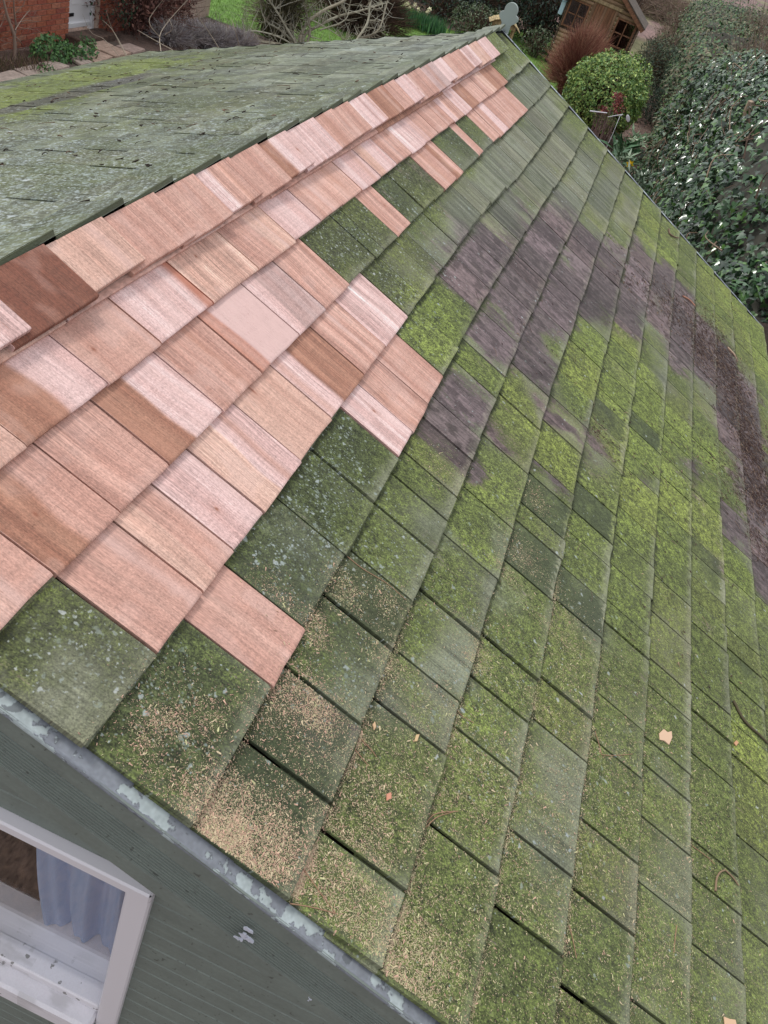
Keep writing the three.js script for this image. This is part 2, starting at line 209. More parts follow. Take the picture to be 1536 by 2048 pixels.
function lichen(c, U, V, dens, big) { // crusty pale rosettes of several sizes
  for (let s = 0; s < 2; s++) {
    const f = (s ? 70 : 150) * (big || 1), x = U * f, y = V * f, xi = Math.floor(x), yi = Math.floor(y);
    for (let j = -1; j <= 1; j++) for (let i = -1; i <= 1; i++) {
      const h = hash(xi + i, yi + j, 11 + s); if (h > dens * (s ? 0.28 : 0.42)) continue;
      const cx = xi + i + hash(xi + i, yi + j, 3), cy = yi + j + hash(xi + i, yi + j, 5), r = 0.1 + 0.26 * hash(xi + i, yi + j, 9) ** 2 + 0.08;
      const d = Math.hypot(x - cx, y - cy) + 0.55 * (n2(x * 3.7, y * 3.7) - 0.5);
      if (d < r) { const q = hash(xi + i, yi + j, 21); mixc(c, lerp(150, 190, q), lerp(165, 198, q), lerp(160, 200, q), sst(r, r * 0.6, d) * (0.45 + 0.45 * q)); }
    }
  }
}
for (const s of TABLE) { const u = (s.a + s.b) / 2, v = buttV(s.k, u) - EXPO * 0.5; s.own = { P: FG('P', u, v), G: FG('G', u, v), D: FG('D', u, v) }; }
const rowOf = (V, U) => { let k = clamp(Math.floor((V - 0.079) / EXPO) + 1, 1, NCOURSE); if (V > buttV(k, U)) k = Math.min(NCOURSE, k + 1); else if (V < buttV(k - 1, U)) k = Math.max(1, k - 1); return k; };
function oldTexture(u0, uw, W, H) {
  const hint = new Int32Array(NCOURSE + 2);
  return tex(W, H, (tu, tv, c) => {
    const U = u0 + tu * uw, V = tv * 2.75;
    const wu = U + 0.05 * (fbm(U * 9, V * 9, 3) - 0.5) * 2, wv = V + 0.05 * (fbm(U * 9 + 40, V * 9 + 7, 3) - 0.5) * 2;
    const k = rowOf(V, U), row = ROWS[k]; let h = hint[k]; if (h >= row.length || row[h].a > U) h = 0; while (h < row.length - 1 && row[h].b < U) h++; hint[k] = h;
    const s = row[h], id = s.id, h1 = hash(id, 1), h2 = hash(id, 2), h3 = hash(id, 3);
    const su = U + h1 * 9, sv = V + h2 * 7;                                    // each shingle has grain of its own
    const gw = 5 * n2(su * 17, sv * 7); const grain = n2(su * 400 + gw, sv * 11) * 0.6 + n2(su * 900, sv * 22) * 0.4, coarse = n2(su * 70, sv * 3.1);
    const fine = n2(su * 620, sv * 560), mid = fbm(su * 95, sv * 85, 4), big = fbm(wu * 7 + 3, wv * 7, 4), bigA = fbm(wu * 16 + 3, wv * 5.5, 4);
    const fy = clamp(1 - (buttV(k, U) - V) / EXPO), fx = clamp((U - s.a) / (s.b - s.a));
    // weathered wood
    const bt = 0.86 + 0.2 * h3 + 0.2 * (grain - 0.5) + 0.16 * (coarse - 0.5) + 0.45 * (fine - 0.5);
    c[0] = 142 * bt; c[1] = 145 * bt; c[2] = 120 * bt;
    const K = clamp(FG('K', wu, wv)), P = 0.62 * FG('P', wu, wv) + 0.45 * s.own.P, G = 0.65 * FG('G', wu, wv) + 0.4 * s.own.G, D = Math.max(0.55 * FG('D', wu, wv), 1.15 * sst(0.35, 0.75, s.own.D) * sst(1.12, 0.7, fy + 0.3 * (mid - 0.5))), Wd = FG('W', wu, wv), L = FG('L', wu, wv);
    mixc(c, 108 * bt, 112 * bt, 96 * bt, K * 0.8);
    // olive moss film, thinner on the worn butt and side edges (it is scuffed off there)
    const ww = 0.35 + 0.9 * hash(id, 31) + 0.7 * (fbm(U * 13 + 2, V * 13, 2) - 0.5); const worn = ww * sst(0.72, 1.05, fy + 0.25 * (mid - 0.5)) * 0.8 + sst(0.16, -0.02, fx + 0.12 * (mid - 0.5)) * 0.4 * ww + sst(0.88, 1.03, fx + 0.1 * (mid - 0.5)) * 0.4 * ww;
    const stepS = hash(id, 6) - 0.5;
    let m = 0.72 + 0.22 * stepS + 0.7 * (big - 0.5) + 0.35 * (mid - 0.5) + 0.25 * (h1 - 0.5) - 0.62 * worn + 0.16 * sst(0.6, 0.1, fy + 0.3 * (mid - 0.5)) - 0.5 * Wd - 0.75 * P + 0.35 * G;
    m = sst(0.12, 0.78, m + 0.3 * (fine - 0.5) + 0.25 * (grain - 0.5));
    const fib = n2(su * 330 + 7, sv * 240) - 0.5; const mt = 0.98 + 0.9 * (mid - 0.5) + 0.9 * (fine - 0.5) + 0.5 * fib;
    mixc(c, lerp(105, 78, K) * mt, lerp(117, 87, K) * mt, lerp(60, 52, K) * mt, m * 0.86);
    // bright moss
    const g = sst(0.05, 0.95, G + 0.9 * (bigA - 0.5) + 0.45 * (mid - 0.5) + 0.35 * (fine - 0.5) - 0.1 * worn);
    { const gs = clamp(g * (0.55 + 0.9 * n2(su * 60 + 3, sv * 7))); mixc(c, 140 * mt, 155 * mt, 76 * mt, gs * 0.68); }
    // bare brown-purple
    const p = sst(0.26, 0.6, 1.1 * P + 0.6 * (big - 0.5) + 0.8 * (bigA - 0.5) + 0.5 * (grain - 0.5) + 0.5 * (mid - 0.5) + 0.3 * (fine - 0.5) - 0.35 * G);
    const pt = 0.8 + 0.36 * h2 + 0.5 * (grain - 0.5) + 0.3 * (coarse - 0.5) + 0.5 * (mid - 0.5);
    mixc(c, 116 * pt, 101 * pt, 104 * pt, p * 0.95); { const sp = sst(0.52, 0.72, fbm(su * 34 + 11, sv * 26, 4)); mixc(c, 80, 69, 70, p * sp * 0.65); }
    // pale washed wood
    const w = sst(0.15, 0.75, Wd + 0.6 * (big - 0.5) + 0.3 * (mid - 0.5)); const wt = 0.9 + 0.24 * (h2 - 0.5) + 0.4 * (grain - 0.5) + 0.3 * (coarse - 0.5) + 0.25 * (fine - 0.5);
    mixc(c, 142 * wt, 146 * wt, 128 * wt, w * 0.78);
    // dark green-black patches, fading towards the butt
    const dk = sst(0.35, 0.75, D + 0.6 * (big - 0.5) + 0.35 * (mid - 0.5) + 0.15 * (fine - 0.5)); const dt = 0.75 + 0.8 * (fine * 0.5 + mid * 0.5);
    mixc(c, 66 * dt, 74 * dt, 53 * dt, dk * (0.5 + 0.32 * sst(0.3, 0.6, big)));
    // green-black tufts that sit in the crevice under the butt above
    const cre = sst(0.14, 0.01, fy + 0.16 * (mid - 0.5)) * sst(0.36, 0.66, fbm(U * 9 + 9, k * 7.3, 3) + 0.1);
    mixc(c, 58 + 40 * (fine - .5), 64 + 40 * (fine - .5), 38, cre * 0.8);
    // scuffed pale butt ends and edges, broken up by the grain
    { const ed = sst(0.84, 0.99, fy + 0.2 * (mid - 0.5)) * 0.9 + sst(0.97, 1.0, fx + 0.05 * (mid - 0.5)) * 0.5 + sst(0.03, 0.0, fx - 0.05 * (mid - 0.5)) * 0.5; mixc(c, 168, 170, 142, 0.5 * clamp(ed * ww) * sst(0.15, 0.55, grain) * (1 - 0.6 * dk)); }
    { const blk = sst(0.6, 0.74, fbm(su * 21 + 4, sv * 17 + 2, 4)); mixc(c, 74, 82, 50, 0.22 * blk * (1 - 0.7 * p)); }
    // litter crumbs, droppings, lichen
    if (fine > 0.86 && mid > 0.52) mixc(c, 60, 52, 46, 0.55 * sst(0.86, 0.93, fine));
    const ld = 0.06 + 0.95 * L * sst(0.3, 0.65, fbm(U * 11 + 5, V * 11, 3) + 0.12); lichen(c, U, V, ld);
  }, { scaleX: 1 / uw, offX: -u0 / uw, scaleY: 1 / 2.75, clampEdge: true });
}
const T_NEAR = oldTexture(-0.1, 2.1, 2048, 2048), T_FAR = oldTexture(1.7, 4.0, 2048, 2048);
// left slope: grey, lichen crusted near the ridge, green moss lower down
const T_LEFT = tex(2048, 2048, (tu, tv, c) => {
  const U = tu * 5.7, V = tv * 2.85, k = Math.floor(V / EXPO);
  const grain = n2(U * 380, V * 9 + 50), mid = fbm(U * 45, V * 45, 3), fine = n2(U * 500 + 3, V * 500), big = fbm(U * 5 + 60, V * 5, 4);
  const fyL = ((V - 0.06) / EXPO) % 1; const bt = 0.96 + 0.12 * sst(0.8, 1.0, fyL + 0.2 * (mid - 0.5)) + 0.3 * (grain - 0.5) + 0.45 * (mid - 0.5) + 0.2 * (fbm(U * 22, V * 30, 3) - 0.5) + 0.34 * (hash(k, Math.floor(U / 0.2 + hash(k) * 3), 4) - 0.5);
  c[0] = 122 * bt; c[1] = 127 * bt; c[2] = 108 * bt;
  const m = sst(0.3, 0.72, 0.5 + 0.9 * (big - 0.5) + 0.4 * (mid - 0.5) + 0.1 * sst(0.5, 2, V)), mt = 0.9 + 0.5 * (mid - 0.5) + 0.3 * (fine - .5);
  mixc(c, 100 * mt, 108 * mt, 70 * mt, m * 0.65);
  const gr = Math.exp(-(((U - 2.6) / 1.1) ** 2 + ((V - 2.05) / 0.6) ** 2)) + 0.9 * Math.exp(-(((U - 4.3) / 0.9) ** 2 + ((V - 2.2) / 0.45) ** 2));
  mixc(c, 128 * mt, 142 * mt, 66 * mt, sst(0.3, 0.8, gr * 1.1 + 0.8 * (big - 0.5) + 0.35 * (mid - .5)) * 0.85);
  const bp = Math.exp(-(((U - 3.6) / 0.45) ** 2 + ((V - 1.75) / 0.16) ** 2)) + Math.exp(-(((U - 2.9) / 0.35) ** 2 + ((V - 1.7) / 0.14) ** 2));
  mixc(c, 92 * mt, 88 * mt, 88 * mt, sst(0.3, 0.75, bp + 0.5 * (big - .5)) * 0.8);
  const gy = sst(2.4, 4.4, U) * sst(1.7, 0.6, V); mixc(c, 152 * bt, 158 * bt, 152 * bt, gy * 0.6);
  const L = sst(3.6, 1.2, U) * sst(0.05, 0.4, V + 0.25) * sst(1.9, 1.1, V);
  { const lf = sst(0.3, 0.6, fbm(U * 6, V * 6, 3) + 0.16); lichen(c, U, V, 0.2 + 1.3 * L * lf); lichen(c, U + 3, V + 5, 0.12 + 1.3 * L * lf, 0.5); const dkp = fbm(U * 30 + 5, V * 30, 4); mixc(c, 84, 86, 66, 0.25 * sst(0.56, 0.72, dkp)); mixc(c, 170, 176, 164, 0.45 * sst(0.92, 0.985, fyL + 0.05 * (mid - 0.5))); }
  if (fine > 0.86 && mid > 0.5) mixc(c, 62, 56, 48, 0.5);
}, { scaleX: 1 / 5.7, scaleY: 1 / 2.85, clampEdge: true });
const T_MOSSBUMP = grey(1024, 1024, (u, v) => clamp(0.15 + 0.45 * fbm(u * 128, v * 128, 3) + 0.4 * n2(u * 256, v * 128) * fbm(u * 16, v * 16, 2)), { scaleX: 1 / 0.64, scaleY: 1 / 0.64 });
const M_OLDN = std({ map: T_NEAR, bumpMap: T_MOSSBUMP, bumpScale: 0.006, roughness: 0.96 });
const M_OLDF = std({ map: T_FAR, bumpMap: T_MOSSBUMP, bumpScale: 0.005, roughness: 0.96 });
const M_LEFT = std({ map: T_LEFT, bumpMap: T_MOSSBUMP, bumpScale: 0.003, roughness: 0.94 });

const tints = (m, list) => list.map(t => { const q = m.clone(); q.color = new THREE.Color().setRGB(...t); return q; });
const V_OLDN = tints(M_OLDN, [[1, 1, 1], [0.9, 0.92, 0.9], [0.84, 0.86, 0.82], [1.0, 0.97, 0.92]]), V_OLDF = tints(M_OLDF, [[1, 1, 1], [0.88, 0.9, 0.88], [0.8, 0.82, 0.8], [1.0, 0.97, 0.94]]);
const V_LEFT = tints(M_LEFT, [[1, 1, 1], [0.86, 0.88, 0.84], [0.76, 0.78, 0.76], [0.95, 0.97, 1], [0.9, 0.88, 0.84]]);
// ---- new cedar: an atlas of sawn faces, every shingle owns a patch of it
const fresh = TABLE.filter(s => s.fresh);
const CAPU = [0.12, 0.32, 0.519, 0.709, 0.901, 1.108, 1.295, 1.49, 1.669, 1.868, 2.098, 2.27, 2.431, 2.628, 2.84, 2.997, 3.165, 3.391, 3.616, 3.791, 3.969, 4.171, 4.388, 4.6, 4.86, 5.15];
const CAPTONE = ['s', 'p', 'd', 't', 's', 's', 'ps', 's', 'bp', 'p', 's', 's', 'p', 'b', 's', 'p', 's', 'pg', 'p', 's', 's', 'p', 'st', 'p', 's'];
const PATCH = []; // {x, y, w, tone}
{
  let x = 0, row = 0; const add = (w, tone, rot) => { if (x + w + 0.02 > 2.048) { x = 0; row++; } const p = { x, y: row * 0.23, w, tone, rot, id: PATCH.length }; x += w + 0.012; PATCH.push(p); return p; };
  for (const s of fresh) s.patch = add(s.b - s.a, s.tone || 'pstsp'[Math.floor(hash(s.id, 5) * 5)], 0);
  for (let i = 0; i + 1 < CAPU.length; i++) CAPTONE[i] = add(CAPU[i + 1] - CAPU[i] + 0.06, CAPTONE[i] || 's', 1);
}
const CED = { p: [234, 197, 191], t: [222, 179, 161], s: [212, 165, 149], b: [178, 128, 106], r: [196, 132, 110], g: [204, 172, 166], d: [138, 88, 70] };
const T_CEDAR = (() => {
  const byRow = []; for (const p of PATCH) (byRow[Math.round(p.y / 0.23)] ||= []).push(p); let last = null;
  return tex(2048, 2048, (tu, tv, c) => {
    const X = tu * 2.048, Y = tv * 2.048, R = byRow[Math.floor(Y / 0.23)]; let p = last;
    if (!R) { c[0] = 205; c[1] = 155; c[2] = 138; return; }
    if (!p || !R.includes(p) || X < p.x || X > p.x + p.w + 0.012) { p = R[0]; for (const q of R) if (q.x <= X) p = q; last = p; }
    let u = X - p.x, v = Y - p.y; const id = p.id, a = (hash(id, 7) - 0.5) * 0.12; u += v * a + 0.004 * Math.sin(v * 20 + id);
    const A = CED[p.tone[0]], B = CED[p.tone[1] || p.tone[0]];
    const cut = p.w * (0.42 + 0.25 * (hash(id, 8) - 0.5)), soft = 0.0015 + 0.012 * hash(id, 12), edge = sst(cut - soft, cut + soft, u + 0.012 * (n2(v * 12, id) - 0.5));
    for (let i = 0; i < 3; i++) c[i] = lerp(A[i], B[i], edge);
    // growth bands run with the grain; the saw leaves fine fuzz across it
    const band = fbm(u * 34 + id * 13.7, v * 1.2 + id, 3) - 0.5, fineG = n2(u * 520 + id * 31, v * 13) - 0.5, fuzz = n2(u * 600, v * 340 + id * 5) - 0.5, pore = n2(u * 900 + id, v * 60);
    const str = 0.5 + hash(id, 14), k = 1 + band * 0.24 * str + fineG * 0.22 * str + fuzz * 0.2 + 0.06 * (n2(u * 9, v * 260 + id * 3) - 0.5);
    c[0] *= k; c[1] *= k * (1 + 0.10 * band); c[2] *= k * (1 + 0.13 * band);
    if (hash(id, 9) > 0.45) { const s0 = hash(id, 10) * p.w, ss = Math.exp(-(((u - s0) / (0.006 + 0.02 * hash(id, 11))) ** 2)); const q = hash(id, 13) > 0.5; mixc(c, q ? 200 : 238, q ? 145 : 205, q ? 122 : 198, ss * 0.38); }
    if (p.tone[1] === 'r') for (let i = 0; i < 3; i++) c[i] *= A[i] / lerp(A[i], B[i], edge);
    if (p.tone[1] === 'r') mixc(c, 192, 118, 92, sst(p.w - 0.035, p.w - 0.012, u) * 0.8);
    if (p.tone[0] === 'r') { mixc(c, B[0], B[1], B[2], sst(0.03, 0.045, u)); }
    if (pore > 0.9) mixc(c, 150, 95, 75, 0.4 * (pore - 0.9) * 10);
    const bl = fbm(u * 18 + id * 3, v * 14, 3); mixc(c, 240, 208, 200, 0.22 * sst(0.55, 0.75, bl));
    const kx = hash(id, 15) * p.w, ky = 0.05 + hash(id, 16) * 0.12; if (hash(id, 17) > 0.75) { const d = Math.hypot((u - kx) * 1.6, v - ky); mixc(c, 150, 92, 70, Math.exp(-((d / 0.005) ** 2)) * 0.7 + 0.15 * Math.exp(-((d / 0.02) ** 2))); }
  }, { scaleX: 1 / 2.048, scaleY: 1 / 2.048 });
})();
const T_SAW = grey(512, 512, (u, v) => 0.5 * n2(u * 256, v * 8) + 0.3 * n2(u * 128, v * 16) + 0.2 * n2(u * 256, v * 128), { scaleX: 1 / 0.3, scaleY: 1 / 0.3 });
const M_CEDAR = std({ map: T_CEDAR, bumpMap: T_SAW, bumpScale: 0.002, roughness: 0.82 });

// ---- one shingle: a tapered slab with a rounded, uneven butt. Local axes x = V (down the slope), y = sgn*U, z = off the roof
function slabGeo({ a, b, vt, vb, wt, wb, th, sgn, uvf, rag = 0.001, cup = 0.001, id = 0, ox = 0, oy = 0 }) {
  const NU = 3, rows = [vt, lerp(vt, vb, 0.5), vb - 0.006, vb]; const g = new Geo(); const ids = [];
  const Wat = (v, i, f) => lerp(wt, wb, (v - vt) / (vb - vt)) + cup * (4 * (i / NU - 0.5) ** 2 - 0.5) * f;
  const P = []; const jag = [...Array(NU + 1)].map((_, i) => rag * (hash(id, 40 + i) - 0.5) * 2), skew = rag * (hash(id, 60) - 0.5) * 3;
  for (let r = 0; r < 4; r++) { P[r] = []; for (let i = 0; i <= NU; i++) { const U = lerp(a, b, i / NU); const v = rows[r] + (r >= 2 ? jag[i] + skew * (i / NU - 0.5) : 0); const w = Wat(rows[r], i, r / 3) - (r === 3 ? 0.0022 : 0) + (r < 3 ? 0.0008 * (hash(id, 70 + r * 5 + i) - 0.5) : 0); P[r][i] = [v, U, w]; } }
  const put = (p, n) => { const t = uvf(p[1], p[0]); return g.v(p[0] - ox, sgn * (p[1] - oy), p[2], n[0], sgn * n[1], n[2], t[0], t[1]); };
  const slope = (wb - wt) / (vb - vt), q = (x, y, z, w) => sgn > 0 ? g.quad(x, y, z, w) : g.quad(w, z, y, x);
  for (let r = 0; r < 4; r++) ids[r] = P[r].map((p, i) => { const e = i === 0 ? -0.12 : i === NU ? 0.12 : 0; return put(p, r === 3 ? [0.5, e, 0.86] : [-slope, e, 1]); });
  for (let r = 0; r < 3; r++) for (let i = 0; i < NU; i++) q(ids[r][i], ids[r + 1][i], ids[r + 1][i + 1], ids[r][i + 1]);
  const T = P[3].map(p => put(p, [1, 0, 0])), Bm = P[3].map(p => put([p[0] - 0.001, p[1], p[2] - th], [1, 0, 0]));
  for (let i = 0; i < NU; i++) q(T[i], Bm[i], Bm[i + 1], T[i + 1]);
  for (const s of [0, NU]) { const nn = [0, s ? 1 : -1, 0], up = [0, 1, 2, 3].map(r => put(P[r][s], nn)), dn = [0, 3].map(r => put([P[r][s][0], P[r][s][1], P[r][s][2] - (r ? th : 0.003)], nn)); const o = [dn[0], up[0], up[1], up[2], up[3], dn[1]]; for (let i = 1; i < 5; i++) (s ? 1 : 0) === (sgn > 0 ? 1 : 0) ? g.tri(o[0], o[i + 1], o[i]) : g.tri(o[0], o[i], o[i + 1]); }
  return g.geo();
}
const TB = 0.0115;
// ---------------------------------------------------------------- setting: ground, lawn, path
const T_SOIL = tex(1024, 1024, (u, v, c) => { const a = fbm(u * 16, v * 16, 5), b = n2(u * 256, v * 256), d = n2(u * 128 + 9, v * 128); const k = 0.7 + 0.6 * a + 0.5 * (b - 0.5); c[0] = 118 * k; c[1] = 98 * k; c[2] = 88 * k; if (d > 0.72) mixc(c, 150, 122, 104, (d - 0.72) * 2.4); if (b < 0.16) mixc(c, 52, 40, 36, 0.6); }, { scaleX: 1 / 2.4, scaleY: 1 / 2.4 });
const T_GRASS = tex(512, 512, (u, v, c) => { const a = fbm(u * 8, v * 8, 4), b = n2(u * 128, v * 256), d = n2(u * 256, v * 128); const k = 0.75 + 0.5 * (a - 0.5) + 0.5 * (b * 0.5 + d * 0.5); c[0] = 104 * k; c[1] = 140 * k; c[2] = 62 * k; }, { scaleX: 1 / 1.2, scaleY: 1 / 1.2 });
function sheet(name, pts, y, mat) { const sh = new THREE.Shape(pts.map(p => new THREE.Vector2(p[0], -p[1]))); const g = new THREE.ShapeGeometry(sh); g.rotateX(-Math.PI / 2); g.translate(0, y, 0); return struct(name, g, mat); }
sheet('ground', [[-260, 260], [260, 260], [260, -300], [-260, -300]], 0, std({ map: T_SOIL, roughness: 1 }));
const gp = (px, py) => { const p = ground(px, py); return [p.x, p.z]; };
const LAWN = [gp(352, -30), gp(352, 14), gp(470, 55), gp(640, 110), gp(900, 110), gp(1100, 205), gp(1165, 205), gp(1140, 95), gp(1060, 60), gp(900, 62), gp(830, 22), gp(760, -60)];
sheet('lawn', LAWN, 0.012, std({ map: T_GRASS, roughness: 1 }));
const PATHW = [gp(318, -30), gp(352, -30), gp(352, 14), gp(470, 55), gp(560, 92), gp(500, 110), gp(395, 60)];
const T_GRAVEL = tex(512, 512, (u, v, c) => { const b = n2(u * 200, v * 200), a = fbm(u * 20, v * 20, 4), k = 0.8 + 0.4 * (b - 0.5) + 0.5 * (a - 0.5); c[0] = 158 * k; c[1] = 140 * k; c[2] = 128 * k; }, { scaleX: 0.8, scaleY: 0.8 });
sheet('gravel_path', PATHW, 0.008, std({ map: T_GRAVEL, roughness: 1 }));
{ // far field beyond the hedges: bare brown ground with strips of rough grass
  const T = tex(512, 512, (u, v, c) => { const a = fbm(u * 12, v * 12, 5), k = 0.8 + 0.5 * (a - 0.5) + 0.3 * (n2(u * 200, v * 200) - .5); c[0] = 158 * k; c[1] = 128 * k; c[2] = 122 * k; mixc(c, 140, 158, 92, sst(0.56, 0.7, fbm(u * 5 + 3, v * 5, 4)) * 0.5); }, { scaleX: 1 / 14, scaleY: 1 / 40 });
  sheet('field', [[-60, -34], [160, -34], [160, -280], [-60, -280]], 0.006, std({ map: T, roughness: 1 }));
}

// ---------------------------------------------------------------- the shingled garden building
const BLD = group('garden_building', 'green-painted timber building with mossy shingle roof patched in new cedar', 'building', null, 0, 0, 0);
const NC = s => ({ x: s * SC, y: -SS });
function slopeNode(name, s) { // s = 1 right-hand slope, -1 left-hand slope; a deck of boards carries the shingles
  const L = new THREE.Matrix4().makeBasis(V3(s * SC, -SS, 0), V3(0, 0, -s), V3(s * SS, SC, 0)).setPosition(0, RIDGE, 0);
  const g = new Geo(); const vl = 0.079 + NCOURSE * EXPO - 0.05;
  g.box(vl / 2 + 0.01, s * (LEN / 2), -0.066, vl - 0.04, LEN - 0.012, 0.018);
  const m = mesh(name, g.geo(), std({ color: alb(70, 56, 46) }), BLD); m.applyMatrix4(L); return m;
}
const R_SLOPE = slopeNode('roof_slope', 1), L_SLOPE = slopeNode('roof_slope', -1);
R_SLOPE.userData.label = 'roof slope with purple and green mossy shingles and fresh pink cedar repairs';
L_SLOPE.userData.label = 'roof slope of grey lichen-speckled shingles';
for (const s of TABLE) {
  const gap = s.fresh ? rr(0.003, 0.006) : (s.a < 1.6 ? rr(0.004, 0.0105) : rr(0.0025, 0.007)), k = s.k; let a = s.a + gap / 2, b = s.b - gap / 2;
  if (s.a === 0) a = rr(-0.004, 0.006); if (Math.abs(s.b - LEN) < 1e-6) b = LEN + rr(-0.006, 0.004);
  const um = (a + b) / 2, vb = buttV(k, um) + (s.fresh ? rr(-0.003, 0.003) : rr(-0.005, 0.005)), vt = Math.max(0.006, vb - EXPO * 1.55);
  const th = s.fresh ? rr(0.0105, 0.0135) : rr(0.008, 0.0125), lift = (s.fresh ? rr(-0.0005, 0.002) : rr(-0.0015, 0.002));
  const drop = TB * (vb - vt) / EXPO; const near = um < 1.85; const P = s.patch;
  const uvf = s.fresh ? (U, V) => [P.x + clamp((U - a) / (b - a)) * P.w, P.y + 0.005 + clamp((V - (vb - 0.215)) / 0.215) * 0.215] : (U, V) => [U, V];
  const g = slabGeo({ a, b, vt, vb, wt: lift * 0.3 - drop, wb: lift, th, sgn: 1, uvf, rag: s.fresh ? 0.0014 : 0.0022, cup: s.fresh ? rr(-0.001, 0.0015) : rr(-0.0015, 0.0045), id: s.id, ox: vb, oy: um });
  const m = mesh(s.fresh ? 'cedar_shingle' : 'shingle', g, s.fresh ? M_CEDAR : (near ? V_OLDN : V_OLDF)[Math.floor(hash(s.id, 77) * 4)], R_SLOPE);
  m.position.set(vb, um, 0); s.vb = vb; s.lift = lift; s.th = th;
}
{ // left slope: the shingles nearest the viewer and ridge are separate, the small far ones joined
  const rest = []; let id = 5000; const list = [];
  for (let k = 1; k <= NCOURSE; k++) { let U = 0; while (U < LEN - 0.02) { let w = rr(0.1, 0.31); if (LEN - (U + w) < 0.09) w = LEN - U; list.push({ k, a: U, b: U + w }); U += w; } }
  for (const s of list) { const p = V3(-(0.079 + s.k * EXPO) * SC, RIDGE - (0.079 + s.k * EXPO) * SS, -(s.a + s.b) / 2); s.size = (s.b - s.a) / p.distanceTo(CAM); const q = p.clone().sub(CAM); s.seen = q.dot(CX) / q.dot(CZ) * FPX > -768 && q.dot(CZ) > 0; }
  const big = new Set(list.filter(s => s.seen).sort((p, q) => q.size - p.size).slice(0, 300));
  for (const s of list) {
    id++; const gap = rr(0.0015, 0.009), a = s.a ? s.a + gap / 2 : rr(-0.004, 0.006), b = s.b < LEN ? s.b - gap / 2 : LEN, um = (a + b) / 2, vb = 0.06 + s.k * EXPO + rr(-0.006, 0.006) + 0.008 * Math.sin(um * 1.7 + s.k), lift = rr(-0.0015, 0.003);
    const one = big.has(s);
    const g = slabGeo({ a, b, vt: Math.max(0.006, vb - EXPO * 1.55), vb, wt: lift * 0.3 - TB * (vb - Math.max(0.006, vb - EXPO * 1.55)) / EXPO, wb: lift, th: rr(0.008, 0.012), sgn: -1, uvf: (U, V) => [U, V - vb + 0.06 + s.k * EXPO], rag: 0.002, cup: rr(-0.001, 0.003), id, ox: one ? vb : 0, oy: one ? um : 0 });
    if (one) { const m = mesh('shingle', g, V_LEFT[Math.floor(hash(id, 78) * 5)], L_SLOPE); m.position.set(vb, -um, 0); } else rest.push(g);
  }
  if (rest.length) { const m = mesh('hidden_shingles', mergeGeometries(rest), M_LEFT, L_SLOPE); m.userData.kind = 'stuff'; }
}
